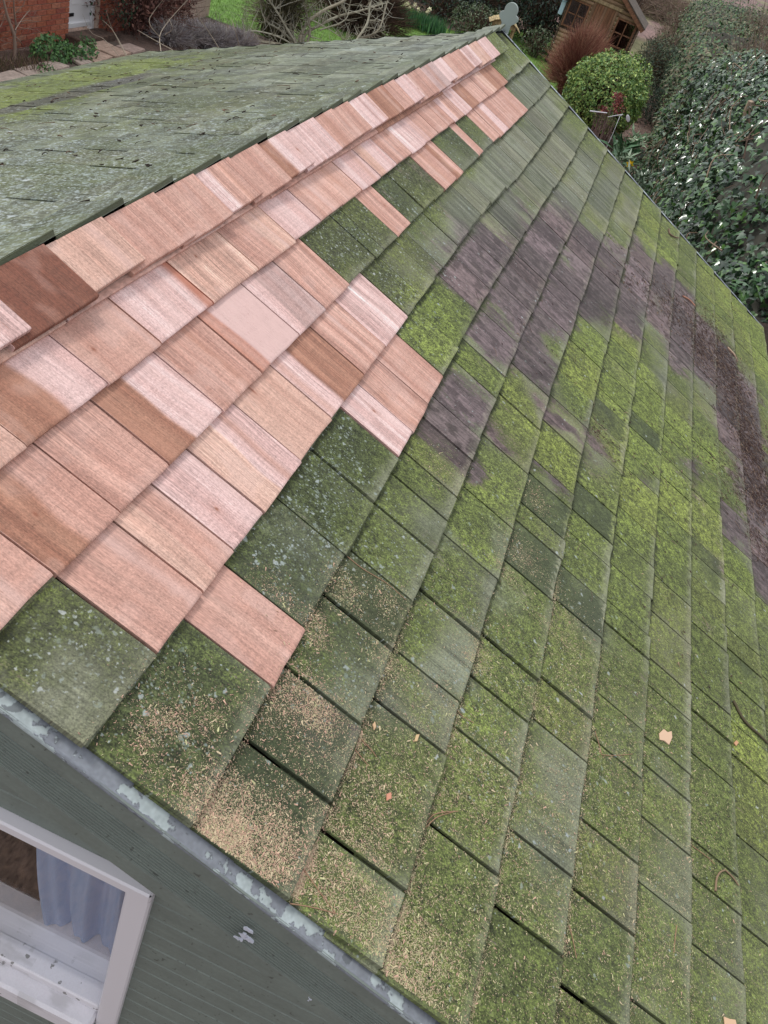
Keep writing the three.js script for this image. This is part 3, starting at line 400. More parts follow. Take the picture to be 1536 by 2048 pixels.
{ // ridge: short pieces lapped towards the viewer, new on the right, old on the left; a thin under layer shows below
  let id = 9000; const under = new Geo();
  const M_CAPOLD = M_LEFT;
  for (let i = 0; i + 1 < CAPU.length; i++) {
    const isNew = CAPU[i] < 4.8, far = CAPU[i + 1], near = CAPU[i] - 0.05, P = CAPTONE[i]; id++;
    const vb = 0.127 + rr(-0.006, 0.008);
    // the piece tilts: its near end rides on the next one
    const g = new Geo(), N = 2, th = 0.011, z0 = 0.022, z1 = 0.0125;
    const uvf = isNew ? (U, V) => [P.x + clamp((U - near) / (far - near)) * P.w, P.y + 0.01 + V * 0.9] : (U, V) => [U, V + 0.1];
    const jag = [...Array(5)].map(() => rr(-0.0014, 0.0014));
    const grid = []; for (let r = 0; r <= 2; r++) { grid[r] = []; for (let j = 0; j <= 3; j++) { const U = lerp(near, far, j / 3), V = [0.0, vb - 0.003, vb][r] + (r ? jag[j] : 0); const z = lerp(0.0135, 0.0275, j / 3) - (r === 2 ? 0.0015 : 0); grid[r][j] = [V, U, z]; } }
    const put = (p, n) => { const t = uvf(p[1], p[0]); return g.v(p[0], p[1], p[2], n[0], n[1], n[2], t[0], t[1]); };
    const ids = grid.map((row, r) => row.map(p => put(p, r === 2 ? [0.5, 0, 0.86] : [0, -0.05, 1])));
    for (let r = 0; r < 2; r++) for (let j = 0; j < 3; j++) g.quad(ids[r][j], ids[r + 1][j], ids[r + 1][j + 1], ids[r][j + 1]);
    const F = grid[2].map(p => put(p, [1, 0, 0])), B = grid[2].map(p => put([p[0], p[1], p[2] - th], [1, 0, 0])); for (let j = 0; j < 3; j++) g.quad(F[j], B[j], B[j + 1], F[j + 1]);
    for (const j of [0, 3]) { const n = [0, j ? 1 : -1, 0], A = [0, 1, 2].map(r => put(grid[r][j], n)), D = [2, 0].map(r => put([grid[r][j][0], grid[r][j][1], grid[r][j][2] - th], n)); const o = [...A, ...D]; for (let q = 1; q < 4; q++) g.tri(o[0], o[q], o[q + 1]); }
    mesh(isNew ? 'ridge_shingle' : 'old_ridge_shingle', g.geo(), isNew ? M_CEDAR : M_OLDF, R_SLOPE);
  }
  { // under layer strips, two or three long pieces
    const cuts = [0, 0.62, 1.55, 2.52, 3.5, 4.78];
    for (let i = 0; i + 1 < cuts.length; i++) { const a = cuts[i] + 0.004, b = cuts[i + 1] - 0.002; const p = PATCH[(i * 7) % PATCH.length]; const g = slabGeo({ a, b, vt: 0.02, vb: 0.141 + rr(-0.004, 0.005), wt: -0.004, wb: 0.0022, th: 0.009, sgn: 1, uvf: (U, V) => [p.x + clamp((U - a) / (b - a)) * p.w, p.y + 0.02 + V], rag: 0.001, cup: 0, id: 9500 + i }); mesh('ridge_underlay', g, M_CEDAR, R_SLOPE); }
  }
  // left side: old pieces that stand a little proud at the apex
  let U = 0.0; while (U < LEN) { const w = rr(0.2, 0.3), b = Math.min(LEN, U + w); id++; const g = slabGeo({ a: U - 0.04, b: b - 0.002, vt: -0.012, vb: 0.13 + rr(-0.006, 0.006), wt: 0.034, wb: 0.022, th: 0.012, sgn: -1, uvf: (u, v) => [u, v + 0.3], rag: 0.002, cup: 0.001, id }); 
    const e = new Geo(); e.box(-0.0125, -(U + b) / 2 + 0.0, 0.0275, 0.003, b - U - 0.003, 0.0118); 
    const mg = mergeGeometries([g, e.geo()]), ps = mg.attributes.position; for (let i = 0; i < ps.count; i++) ps.setZ(i, ps.getZ(i) + lerp(-0.015, 0.0, clamp((-ps.getY(i) - U) / (b - U)))); mesh('old_ridge_shingle', mg, V_LEFT[id % 3], L_SLOPE); U = b; }
}

// ---- painted timber: near gable
const T_PAINT = tex(1024, 512, (u, v, c) => { const U = u * 2, V = v; const a = fbm(U * 20, V * 20, 4), b = n2(U * 256, V * 256), st = n2(U * 6, V * 128); const k = 1 + 0.10 * (a - 0.5) + 0.06 * (b - 0.5) + 0.05 * (st - 0.5); c[0] = 132 * k; c[1] = 142 * k; c[2] = 135 * k; const sp = n2(U * 128 + 40, V * 128); if (sp > 0.93) mixc(c, 60, 62, 56, 0.5); if (sp < 0.03) mixc(c, 165, 170, 165, 0.4); }, { scaleX: 1 / 2, scaleY: 1 });
const T_FLAKE = tex(2048, 256, (u, v, c) => { // grey primer with islands of old pale paint
  const U = u * 2.8, V = v * 0.35; const f = fbm(U * 22, V * 30, 5), f2 = fbm(U * 3.1 + 7, V * 6, 3), b = n2(U * 256, V * 256);
  const k = 1 + 0.12 * (b - 0.5) + 0.14 * (fbm(U * 40, V * 40, 3) - 0.5); c[0] = 138 * k; c[1] = 143 * k; c[2] = 151 * k;
  const isl = f + 0.8 * (f2 - 0.5) + 0.22 * (fbm(U * 120, V * 120, 3) - 0.5); if (isl > 0.54) { mixc(c, 178 * k, 189 * k, 190 * k, sst(0.54, 0.555, isl)); } else if (isl > 0.525) mixc(c, 88, 92, 96, 0.6);
  if (fbm(U * 30 + 20, V * 30, 3) > 0.72) mixc(c, 90, 94, 98, 0.6);
}, { scaleX: 1 / 2.8, scaleY: 1 / 0.35 });
const M_PAINT = std({ map: T_PAINT, roughness: 0.62 });
const M_FLAKE = std({ map: T_FLAKE, roughness: 0.75 });
const T_WHITE = tex(512, 512, (u, v, c) => { const k = 1 + 0.04 * (fbm(u * 12, v * 12, 4) - 0.5) + 0.03 * (n2(u * 200, v * 200) - 0.5); c[0] = 250 * k; c[1] = 246 * k; c[2] = 252 * k; const d = fbm(u * 22 + 4, v * 22, 4) + 0.5 * (fbm(u * 4 + 9, v * 4, 2) - 0.5); if (d > 0.84) mixc(c, 130, 128, 124, sst(0.84, 0.85, d) * 0.8); const g = fbm(u * 5, v * 16 + 3, 4); mixc(c, 175, 172, 172, 0.35 * sst(0.55, 0.75, g)); }, { scaleX: 2, scaleY: 2 });
const M_WHITE = std({ map: T_WHITE, roughness: 0.5 }), M_CLEAN = std({ color: alb(250, 246, 252), roughness: 0.4 });
const WALLZ = -0.045, GX = 2.45, EAVE = RIDGE - (0.079 + NCOURSE * EXPO) * SS;
// window opening in the near gable, read off the photograph on the wall plane
const wTL = onZ(0, 1613, WALLZ), wTR = onZ(315, 1773, WALLZ), wB = onZ(235, 2048, WALLZ);
const WX1 = wTR.x, WY1 = wTR.y, WX0 = WX1 - 0.86, WY0 = WY1 - 0.80;
{
  // structural shell: walls of plain boards on a thick core, the roof deck closes it
  const core = std({ color: alb(84, 74, 64) });
  const wallG = new Geo(), T = 0.06;
  const gw = (z) => { // gable wall with optional window hole as a set of boxes (core), z = outer face
    const zc = z; return zc; };
  const shape = new THREE.Shape([[-GX, 0], [GX, 0], [GX, RIDGE - 0.13 - GX * SS / SC], [0, RIDGE - 0.13], [-GX, RIDGE - 0.13 - GX * SS / SC]].map(p => new THREE.Vector2(...p)));
  shape.holes.push(new THREE.Path([[WX0 + 0.03, WY0 + 0.03], [WX1 - 0.03, WY0 + 0.03], [WX1 - 0.03, WY1 - 0.03], [WX0 + 0.03, WY1 - 0.03]].map(p => new THREE.Vector2(...p))));
  const g1 = new THREE.ExtrudeGeometry(shape, { depth: 0.08, bevelEnabled: false }); g1.translate(0, 0, WALLZ - 0.02 - 0.08);
  const GW = mesh('gable_wall', g1, core, BLD);
  const shape2 = new THREE.Shape([[-GX, 0], [GX, 0], [GX, RIDGE - 0.13 - GX * SS / SC], [0, RIDGE - 0.13], [-GX, RIDGE - 0.13 - GX * SS / SC]].map(p => new THREE.Vector2(...p)));
  const g2 = new THREE.ExtrudeGeometry(shape2, { depth: 0.08, bevelEnabled: false }); g2.translate(0, 0, -LEN + 0.06); mesh('gable_wall', g2, M_PAINT, BLD);
  const hs = EAVE - 0.02; for (const s of [-1, 1]) { const g = new Geo(); g.box(s * (GX - 0.04), hs / 2 + 0.02, -LEN / 2, 0.078, hs, LEN - 0.30); mesh('side_wall', g.geo(), M_PAINT, BLD); }
  const fl = new Geo(); fl.box(0, 0.08, -LEN / 2, GX * 2 - 0.2, 0.1, LEN - 0.32); mesh('floor', fl.geo(), std({ color: alb(96, 66, 48) }), BLD);
  const pw = new Geo(); pw.box(0, 1.11, -1.6, GX * 2 - 0.2, 1.96, 0.05); mesh('partition', pw.geo(), std({ color: alb(92, 58, 44) }), BLD);
  // cladding boards, each its own piece, clipped under the bargeboard and around the window
  const pitch = 0.066; let n = 0;
  for (let y = 0.05; y < RIDGE - 0.16; y += pitch) {
    const half = Math.min(GX, (RIDGE - 0.145 - (y + pitch / 2)) * SC / SS); if (half < 0.05) break;
    const segs = (y + pitch > WY0 && y < WY1) ? [[-half, WX0 + 0.004], [WX1 - 0.004, half]] : [[-half, half]];
    for (const [a, b] of segs) {
      if (b - a < 0.03) continue; const g = new Geo(); // shiplap profile: flat face, rounded lower lip, groove above
      const prof = [[0, -0.012], [0, -0.0012], [0.002, 0.0], [pitch - 0.005, 0.0], [pitch - 0.0025, -0.0016], [pitch - 0.0005, -0.0028], [pitch - 0.0005, -0.014]];
      for (let i = 0; i + 1 < prof.length; i++) { const [y0, z0] = prof[i], [y1, z1] = prof[i + 1]; const nn = V3(0, -(z1 - z0), y1 - y0).normalize(); const q = [[a, y0, z0], [b, y0, z0], [b, y1, z1], [a, y1, z1]].map(p => g.v(p[0], p[1], p[2], nn.x, nn.y, nn.z, p[0] + y * 3.1, p[1] + y * 5)); g.quad(...q); }
      const m = mesh('siding_board', g.geo(), M_PAINT, GW); m.position.set(0, y, WALLZ);
    }
  }
  // window
  const WIN = new Geo(); const fw = 0.05, zf = WALLZ + 0.018, dp = 0.085;
  const bar = (g, x0, x1, y0, y1, z1, d, bv = 0.004) => g.box((x0 + x1) / 2, (y0 + y1) / 2, z1 - d / 2, x1 - x0, y1 - y0, d, bv);
  bar(WIN, WX1 - fw, WX1, WY0, WY1 - fw * 0.62, zf, dp);
  const W = mesh('window', WIN.geo(), M_CLEAN, BLD); W.userData.label = 'white window frame with chipped paint in the gable';
  const jamb = new Geo(); bar(jamb, WX0, WX0 + fw, WY0, WY1 - fw * 0.62, zf, dp); mesh('jamb', jamb.geo(), M_CLEAN, W);
  const head = new Geo(); bar(head, WX0, WX1, WY1 - fw * 0.6, WY1, zf + 0.004, dp); mesh('head', head.geo(), M_CLEAN, W);
  const drip = new Geo(); bar(drip, WX0 + 0.05, WX1 - 0.05, WY1 - fw * 1.02, WY1 - fw * 0.62, zf - 0.006, 0.05, 0.006); mesh('top_rail', drip.geo(), M_WHITE, W);
  const gt = onZ(208, 1991, WALLZ - 0.02).y;  // foot of the glass
  const bot = new Geo(); bar(bot, WX0 + fw, WX1 - fw, gt - 0.035, gt, zf - 0.012, 0.05); mesh('bottom_rail', bot.geo(), M_WHITE, W);
  const sill = new Geo(); bar(sill, WX0 - 0.0, WX1 - fw - 0.001, gt - 0.115, gt - 0.036, zf + 0.028, 0.11, 0.008); mesh('sill', sill.geo(), M_WHITE, W);
  const low = new Geo(); bar(low, WX0 + fw, WX1 - fw, WY0, gt - 0.116, zf - 0.01, 0.04); mesh('lower_panel', low.geo(), M_PAINT, W);
  const isill = new Geo(); bar(isill, WX0 + 0.02, WX1 - 0.02, gt - 0.03, gt - 0.004, WALLZ - 0.036, 0.105, 0.004); mesh('inner_sill', isill.geo(), M_CLEAN, W);
  const pane = new Geo(); pane.box((WX0 + WX1) / 2, (gt + WY1 - fw) / 2, WALLZ - 0.03, WX1 - WX0 - 2 * fw + 0.012, WY1 - fw - gt + 0.02, 0.004); mesh('pane', pane.geo(), new THREE.MeshPhysicalMaterial({ color: 0xffffff, transmission: 1, thickness: 0, roughness: 0.03, ior: 1.5 }), W);
  // bargeboards: smooth rims and a reeded field, with a weathered top edge
  const PRO = [[0.0, 0.028], [0.002, 0.031], [0.052, 0.031]]; for (let i = 0; i < 10; i++) { const w = 0.053 + i * 0.0085; PRO.push([w, 0.025], [w + 0.002, 0.025], [w + 0.0032, 0.0316], [w + 0.0062, 0.0316], [w + 0.0074, 0.025]); } PRO.push([0.1385, 0.0285], [0.1398, 0.031], [0.182, 0.031], [0.186, 0.029], [0.186, -0.005]);
  for (const [s, z, name] of [[1, 0, 'bargeboard'], [-1, 0, 'bargeboard'], [1, -LEN, 'bargeboard'], [-1, -LEN, 'bargeboard']]) {
    const dir = z === 0 ? 1 : -1, g = new Geo(), L = 0.079 + NCOURSE * EXPO + 0.03, off = dir > 0 ? -0.023 : -0.006;
    const pt = (v, w, t) => V3(s * (v * SC - (w - off) * SS), RIDGE - v * SS - (w - off) * SC, z + dir * (t * (dir > 0 ? 0.8 : 1.5) - 0.004)); const wn = V3(-s * SS, -SC, 0);
    for (let i = 0; i + 1 < PRO.length; i++) { const [w0, t0] = PRO[i], [w1, t1] = PRO[i + 1]; const nn = wn.clone().multiplyScalar(-(t1 - t0)).addScaledVector(V3(0, 0, dir), w1 - w0).normalize(); for (let q = 0; q < 6; q++) { const va = lerp(-0.0, L, q / 6), vb = lerp(-0.0, L, (q + 1) / 6); const P = [[va, w0, t0], [vb, w0, t0], [vb, w1, t1], [va, w1, t1]].map(a => { const p = pt(...a); return g.v(p.x, p.y, p.z, nn.x, nn.y, nn.z, a[0] + 0.37, a[1] * 1 + 0.3); }); g.quad(...P); } }
    const bm = mesh(name, g.geo(), M_PAINT, BLD);
    const e = new Geo(); const N = 40; let prev = null; // wavering, brush-painted top edge
    const prof = [[-0.004, -0.012], [-0.0012, 0.006], [-0.0006, 0.024], [0.0014, 0.0305], [0.008, 0.0325]];
    for (let i = 0; i <= N; i++) { const v = -0.01 + (L + 0.01) * i / N, jit = 0.0016 * (n2(v * 20, 5) - 0.5); const ring = prof.map(([w, t], j) => { const p = pt(v, w + jit, t + (j === 4 ? 0.0025 * (n2(v * 18, 9) - 0.5) : 0)); const an = j < 3 ? wn.clone().negate() : j === 3 ? wn.clone().negate().add(V3(0, 0, dir)).normalize() : V3(0, 0, dir); return e.v(p.x, p.y, p.z, an.x, an.y, an.z, v, 0.05 + j * 0.012); }); if (prev) for (let j = 0; j + 1 < ring.length; j++) e.quad(prev[j], prev[j + 1], ring[j + 1], ring[j]); prev = ring; }
    mesh('weathered_top_edge', e.geo(), M_FLAKE, bm);
  }
  // cut-out finial board at the far gable
  const f = new THREE.Shape(); f.moveTo(-0.055, -0.22); f.lineTo(-0.05, 0.05); f.bezierCurveTo(-0.05, 0.09, -0.115, 0.10, -0.11, 0.155); f.bezierCurveTo(-0.108, 0.19, -0.075, 0.185, -0.07, 0.2); f.bezierCurveTo(-0.085, 0.26, -0.05, 0.315, 0, 0.315); f.bezierCurveTo(0.05, 0.315, 0.085, 0.26, 0.07, 0.2); f.bezierCurveTo(0.075, 0.185, 0.108, 0.19, 0.11, 0.155); f.bezierCurveTo(0.115, 0.10, 0.05, 0.09, 0.05, 0.05); f.lineTo(0.055, -0.22);
  const fg = new THREE.ExtrudeGeometry(f, { depth: 0.022, bevelEnabled: true, bevelSize: 0.003, bevelThickness: 0.003, bevelSegments: 2, curveSegments: 10 }); fg.scale(0.58, 0.5, 1); fg.translate(0, RIDGE + 0.0, -LEN - 0.055);
  const fm = mesh('finial', fg, std({ color: alb(168, 182, 176), roughness: 0.6 }), BLD); fm.userData.label = 'grey-green cut-out finial board on the far gable';
}
// curtain behind the glass
{
  const g = new Geo(), zc = WALLZ - 0.112, x0 = onZ(92, 1790, zc).x, x1 = WX1 - 0.02, y0 = onZ(208, 1991, WALLZ - 0.02).y - 0.002, y1 = WY1 + 0.02, N = 60; let prev = null;
  for (let i = 0; i <= N; i++) { const f = i / N, ring = []; for (let j = 0; j <= 10; j++) { const h = j / 10, x = lerp(x0, x1, f) - 0.05 * (1 - h) * (1 - f) * Math.sin(h * 2.2) + 0.004 * Math.sin(h * 7 + f * 9); const z = zc + 0.014 * Math.sin(f * 19 + 0.5 * Math.sin(h * 3)) + 0.007 * Math.sin(f * 43 + h * 2); const dz = (0.014 * 19 * Math.cos(f * 19 + 0.5 * Math.sin(h * 3)) + 0.007 * 43 * Math.cos(f * 43 + h * 2)) / 0.3; const n = V3(-dz, 0, 1).normalize(); ring.push(g.v(x, lerp(y0, y1, h), z, n.x, n.y, n.z, f, h)); } if (prev) for (let j = 0; j < 10; j++) g.quad(prev[j], ring[j], ring[j + 1], prev[j + 1]); prev = ring; }
  const m = mesh('curtain', g.geo(), new THREE.MeshPhysicalMaterial({ color: alb(176, 198, 234), roughness: 1, side: THREE.DoubleSide }));
  tag(m, 'pale blue curtain hanging in folds behind the gable window', 'curtain');
}
// mossy litter, sawdust and needles on the right-hand slope
const RM = new THREE.Matrix4().makeBasis(V3(SC, -SS, 0), V3(0, 0, -1), V3(SS, SC, 0)).setPosition(0, RIDGE, 0);
const surfW = (U, V) => { const k = rowOf(V, U), row = ROWS[k]; let s = row[0]; for (const q of row) if (q.a <= U) s = q; return s.lift - (s.vb - V) / EXPO * TB; };
const roofP = (U, V, up = 0) => V3(V, U, surfW(U, V) + up).applyMatrix4(RM);
{
  const q = new THREE.Quaternion(), qr = new THREE.Quaternion().setFromRotationMatrix(RM), e = new THREE.Euler(), M = new THREE.Matrix4(), S = V3(1, 1, 1);
  // sawdust drifts: [px, py, radius U, radius V, flakes]
  const D = [[480, 1660, .06, .1, 2600], [440, 1690, .05, .05, 1600], [540, 1640, .07, .06, 900], [600, 1410, .06, .06, 1500], [640, 1440, .05, .04, 700], [540, 1430, .05, .05, 500], [330, 1450, .09, .06, 700], [350, 1440, .02, .03, 350], [300, 1470, .03, .02, 250], [700, 1180, .05, .05, 900], [780, 1200, .04, .04, 500], [640, 1270, .02, .05, 350], [640, 1235, .02, .02, 250], [780, 1320, .05, .05, 700], [740, 1550, .12, .1, 2600], [660, 1720, .1, .1, 2400], [720, 1830, .1, .08, 2200], [800, 1700, .12, .1, 1600], [830, 1980, .06, .06, 1800], [770, 1960, .03, .04, 700], [880, 1900, .1, .1, 1600], [900, 1560, .09, .09, 900], [960, 1330, .02, .05, 500], [965, 1300, .02, .03, 300], [1010, 1140, .02, .05, 300], [1050, 1110, .07, .07, 1000], [1070, 990, .05, .05, 450], [1130, 1220, .06, .06, 450], [1110, 1260, .02, .1, 350], [1080, 1400, .02, .1, 350], [1060, 1560, .06, .1, 600], [1150, 1600, .2, .15, 900], [1200, 1400, .2, .15, 900], [1000, 1700, .15, .12, 1300], [1100, 1850, .15, .12, 1300], [1250, 1750, .2, .15, 900], [1300, 1950, .15, .12, 900], [1350, 1500, .2, .15, 600], [1400, 1750, .2, .15, 600], [950, 1500, .15, .12, 900], [870, 1420, .1, .1, 500], [540, 1200, .06, .05, 260], [560, 1180, .02, .06, 160], [880, 930, .06, .05, 300], [1140, 1330, .1, .1, 500], [930, 1240, .1, .1, 250], [1230, 1550, .15, .12, 500], [1180, 1500, .35, .3, 2600], [1300, 1700, .35, .3, 2600], [1050, 1850, .2, .2, 1500], [1420, 1500, .35, .25, 1300], [1000, 1350, .25, .25, 1100], [1400, 1950, .2, .2, 1000], [480, 1650, .05, .09, 1800], [420, 1670, .03, .04, 900], [520, 1720, .04, .05, 900], [610, 1400, .05, .05, 700], [420, 1440, .04, .03, 300]];
  const fg = new Geo(); { const a = V3(-0.5, -0.28, 0), b = V3(0.5, -0.2, 0.22), c = V3(0.45, 0.28, 0), d = V3(-0.5, 0.2, 0.2), t = V3(0.05, 0, 0.45); fg.face([a, b, t]); fg.face([b, c, t]); fg.face([c, d, t]); fg.face([d, a, t]); }
  const DUST = 2.0; let total = 0; for (const d of D) total += Math.ceil(d[4] * DUST);
  const im = shade(new THREE.InstancedMesh(fg.geo(), std({ color: 0xffffff, roughness: 0.9 }), total)); im.name = numbered('sawdust'); im.userData = { label: 'pale sawdust and shavings scattered over the mossy shingles', category: 'sawdust', kind: 'stuff' };
  let n = 0; const col = new THREE.Color();
  for (const [px, py, ru, rv, cnt] of D) { const [U0, V0] = roofUV(px, py); for (let i = 0; i < cnt * DUST; i++) {
    let U = U0 + gau() * ru * 1.25, V = V0 + gau() * rv * 1.25; if (fbm(U * 24, V * 24, 3) < 0.44 && rnd() < 0.7) { U = U0 + gau() * ru; V = V0 + gau() * rv; } if (U < 0.004) U = rr(0.004, 0.12); U = Math.min(U, 5.5); V = clamp(V, 0.15, 2.6);
    const k = rowOf(V, U); let s = ROWS[k][0]; for (const r of ROWS[k]) if (r.a <= U) s = r; if (s.fresh && rnd() < 0.75) { V = s.vb + rr(0.002, 0.05); }
    if (!s.fresh && Math.min(U - s.a, s.b - U) < 0.0055) U = U - s.a < 0.0055 ? s.a + rr(0.006, 0.02) : s.b - rr(0.006, 0.02); if (i % 9 === 0 && k >= 4 && k <= 9 && U < 1.6) V = buttV(k, U) + 0.004 + Math.abs(gau()) * 0.012; const p = roofP(U, V, 0.0004); e.set(rr(-0.5, 0.5), rr(-0.5, 0.5), rr(0, 6.28)); q.setFromEuler(e).premultiply(qr); const L = (rnd() < 0.7 ? rr(0.0009, 0.0024) : rr(0.002, 0.0042)) * (rnd() < 0.05 ? 2.2 : 1); S.set(L, L * rr(0.3, 0.7), L * rr(0.25, 0.5)); M.compose(p, q, S); im.setMatrixAt(n, M);
    const h = rnd(); if (h < 0.5) col.setRGB(...lin(228, 208, 172, rr(0.7, 1.1))); else if (h < (px < 700 ? 0.9 : 0.66)) col.setRGB(...lin(228, 186, 162, rr(0.7, 1.1))); else col.setRGB(...lin(214, 212, 160, rr(0.8, 1.15))); im.setColorAt(n, col); n++; } }
  scene.add(im);
  // dry needle litter gathered towards the eave
  const N = 7600, ng = new Geo(); ng.tube([V3(-0.5, 0, 0), V3(-0.15, 0.06, 0.02), V3(0.2, 0.05, 0.02), V3(0.5, -0.04, 0)], 0.02, 0.012, 3, null, false);
  const nm = shade(new THREE.InstancedMesh(ng.geo(), std({ color: 0xffffff, roughness: 0.9 }), N)); nm.name = numbered('needle_litter'); nm.userData = { label: 'dry brown needle litter and crumbs lying on the purple shingles', category: 'litter', kind: 'stuff' };
  const C = [[1430, 690, .35, .1, 900], [1390, 650, .3, .09, 500], [1470, 760, .3, .1, 900], [1500, 880, .22, .1, 1000], [1520, 1000, .16, .1, 800], [1530, 1100, .1, .08, 300], [1330, 620, .25, .1, 200], [1260, 560, .2, .1, 120], [1200, 870, .06, .06, 40], [1450, 950, .2, .12, 160], [1300, 900, .4, .25, 120], [1370, 1250, .3, .25, 60], [1100, 700, .3, .2, 50], [1470, 640, .25, .08, 50], [1480, 820, .3, .12, 700], [1515, 950, .2, .1, 600], [1400, 700, .2, .08, 300], [1340, 600, .2, .06, 150], [1290, 560, .2, .06, 80]];
  let m = 0; for (const [px, py, ru, rv, cnt] of C) { const [U0, V0] = roofUV(px, py); for (let i = 0; i < cnt && m < N; i++) { const U = clamp(U0 + gau() * ru * 1.2, 0.02, 5.5), V = clamp(V0 + gau() * rv * (rnd() < 0.3 ? 2.6 : 1.4), 0.2, 2.6); const p = roofP(U, V, 0.0015 + rr(0, 0.004)); e.set(rr(-0.25, 0.25), rr(-0.25, 0.25), rr(0, 6.28)); q.setFromEuler(e).premultiply(qr); const L = rr(0.012, 0.045); S.set(L, L * rr(0.5, 1.6), 0.045); if (rnd() < 0.35) { S.set(rr(0.006, 0.012), rr(0.06, 0.12), rr(0.06, 0.1)); } M.compose(p, q, S); nm.setMatrixAt(m, M); const h = rnd(); col.setRGB(...(h < 0.6 ? lin(96, 72, 66, rr(0.7, 1.2)) : h < 0.88 ? lin(128, 104, 92, rr(0.8, 1.2)) : lin(186, 158, 132, rr(0.8, 1.1)))); nm.setColorAt(m, col); m++; } }
  const LM = new THREE.Matrix4().makeBasis(V3(-SC, -SS, 0), V3(0, 0, 1), V3(-SS, SC, 0)).setPosition(0, RIDGE, 0), ql = new THREE.Quaternion().setFromRotationMatrix(LM);
  for (let i = 0; i < 420 && m < N; i++) { const U = rr(0.1, 5.4), V = rr(0.15, 2.6), p = V3(V, -U, 0.0).applyMatrix4(LM); e.set(rr(-0.15, 0.15), rr(-0.15, 0.15), rr(0, 6.28)); q.setFromEuler(e).premultiply(ql); const L = rr(0.012, 0.07); S.set(L, L, rr(0.05, 0.14)); if (rnd() < 0.4) S.set(rr(0.008, 0.02), rr(0.1, 0.2), rr(0.1, 0.2)); M.compose(p, q, S); nm.setMatrixAt(m, M); col.setRGB(...(rnd() < 0.7 ? lin(84, 70, 62, rr(0.6, 1.1)) : lin(150, 122, 104, rr(0.8, 1.1)))); nm.setColorAt(m, col); m++; }
  nm.count = m; scene.add(nm);
}
{ // single fallen needles, twigs and chips big enough to pick up
  const up = V3(SS, SC, 0);
  const M_TWIG = std({ color: alb(172, 136, 108), roughness: 0.85 }), M_DRY = std({ color: alb(150, 126, 100), roughness: 0.9 });
  const line = (name, pts, r, mat, label, cat, grp) => { const P = pts.map(([x, y]) => { const [U, V] = roofUV(x, y); return roofP(U, V, r * 1.1); }); const c = P[0].clone(); const g = new Geo(); const cv = new THREE.CatmullRomCurve3(P.map(p => p.sub(c))); g.tube(cv.getPoints(Math.max(6, pts.length * 3)), r, r * 0.7, 5); const m = mesh(name, g.geo(), mat); m.position.copy(c); tag(m, label, cat, grp); return m; };
  const NL = 'thin dry pine needle lying across the mossy shingles', NG = 'single pine needles on the roof';
  for (const pts of [[[588, 1804], [630, 1812], [676, 1825]], [[612, 1730], [645, 1780], [676, 1825]], [[855, 1648], [872, 1628], [895, 1622], [920, 1621]], [[858, 1652], [880, 1632], [915, 1621]], [[1195, 1460], [1203, 1490], [1207, 1508]], [[1207, 1508], [1230, 1510], [1265, 1508]], [[700, 1109], [730, 1135], [775, 1165], [812, 1200]], [[728, 1475], [745, 1495], [757, 1512]], [[715, 1495], [730, 1515], [742, 1530]], [[805, 1795], [802, 1815], [797, 1840]], [[1355, 1850], [1352, 1880], [1350, 1905]], [[1145, 1850], [1152, 1880], [1158, 1915]], [[1390, 1690], [1420, 1715], [1432, 1728]], [[905, 1410], [930, 1428], [952, 1443]], [[1370, 595], [1385, 603], [1395, 612]]]) line('pine_needle', pts, 0.0011, M_TWIG, NL, 'pine needle', NG);
  line('twig', [[1432, 1782], [1434, 1758], [1440, 1745], [1450, 1740]], 0.0028, M_DRY, 'forked curved twig lying on green shingle in the lower courses', 'twig');
  line('twig', [[1450, 1740], [1464, 1755], [1475, 1772]], 0.0025, M_DRY, 'short bent twig touching the forked curved twig', 'twig');
  line('twig', [[1470, 1400], [1490, 1440], [1520, 1472], [1536, 1490]], 0.005, std({ color: alb(92, 84, 62), roughness: 0.95 }), 'thick dark mossy stick stuck between two shingles', 'twig');
  line('twig', [[1455, 695], [1466, 710], [1476, 722]], 0.006, std({ color: alb(190, 160, 138), roughness: 0.9 }), 'pale peeled stick among the dry needle litter', 'twig');
  line('twig', [[1366, 592], [1378, 600], [1388, 612]], 0.005, std({ color: alb(198, 142, 116), roughness: 0.9 }), 'orange-brown stick on the purple shingles near far verge', 'twig');
  line('twig', [[1338, 458], [1340, 468], [1348, 474], [1356, 477]], 0.006, std({ color: alb(120, 96, 80), roughness: 0.9 }), 'small hooked twig beside lichen at the far verge', 'twig');
  const chip = (pts, label, colr, th = 0.0022) => { const P = pts.map(([x, y]) => roofUV(x, y)); const c = P.reduce((a, b) => [a[0] + b[0] / P.length, a[1] + b[1] / P.length], [0, 0]); const sh = new THREE.Shape(P.map(p => new THREE.Vector2(p[1] - c[1], p[0] - c[0]))); const g = new THREE.ExtrudeGeometry(sh, { depth: th, bevelEnabled: true, bevelSize: 0.0006, bevelThickness: 0.0006, bevelSegments: 1 }); const m = mesh('wood_chip', g, std({ color: colr, roughness: 0.85 })); const L = RM.clone(); L.multiply(new THREE.Matrix4().makeTranslation(c[1], c[0], surfW(c[0], c[1]) + 0.0012)); m.applyMatrix4(L); m.rotateX(0.06); tag(m, label, 'wood chip'); };
  chip([[1322, 1466], [1330, 1458], [1337, 1464], [1344, 1462], [1346, 1474], [1341, 1488], [1332, 1480], [1324, 1478]], 'jagged pale cedar chip, largest one lying on green shingles', alb(236, 200, 168));
  chip([[1449, 2034], [1458, 2038], [1470, 2040], [1474, 2056], [1452, 2056]], 'pale cedar chip at the foot of the mossy slope', alb(236, 196, 160));
  chip([[775, 1588], [782, 1585], [783, 1596], [775, 1600]], 'small salmon cedar chip on sawdust-covered shingle', alb(228, 160, 132));
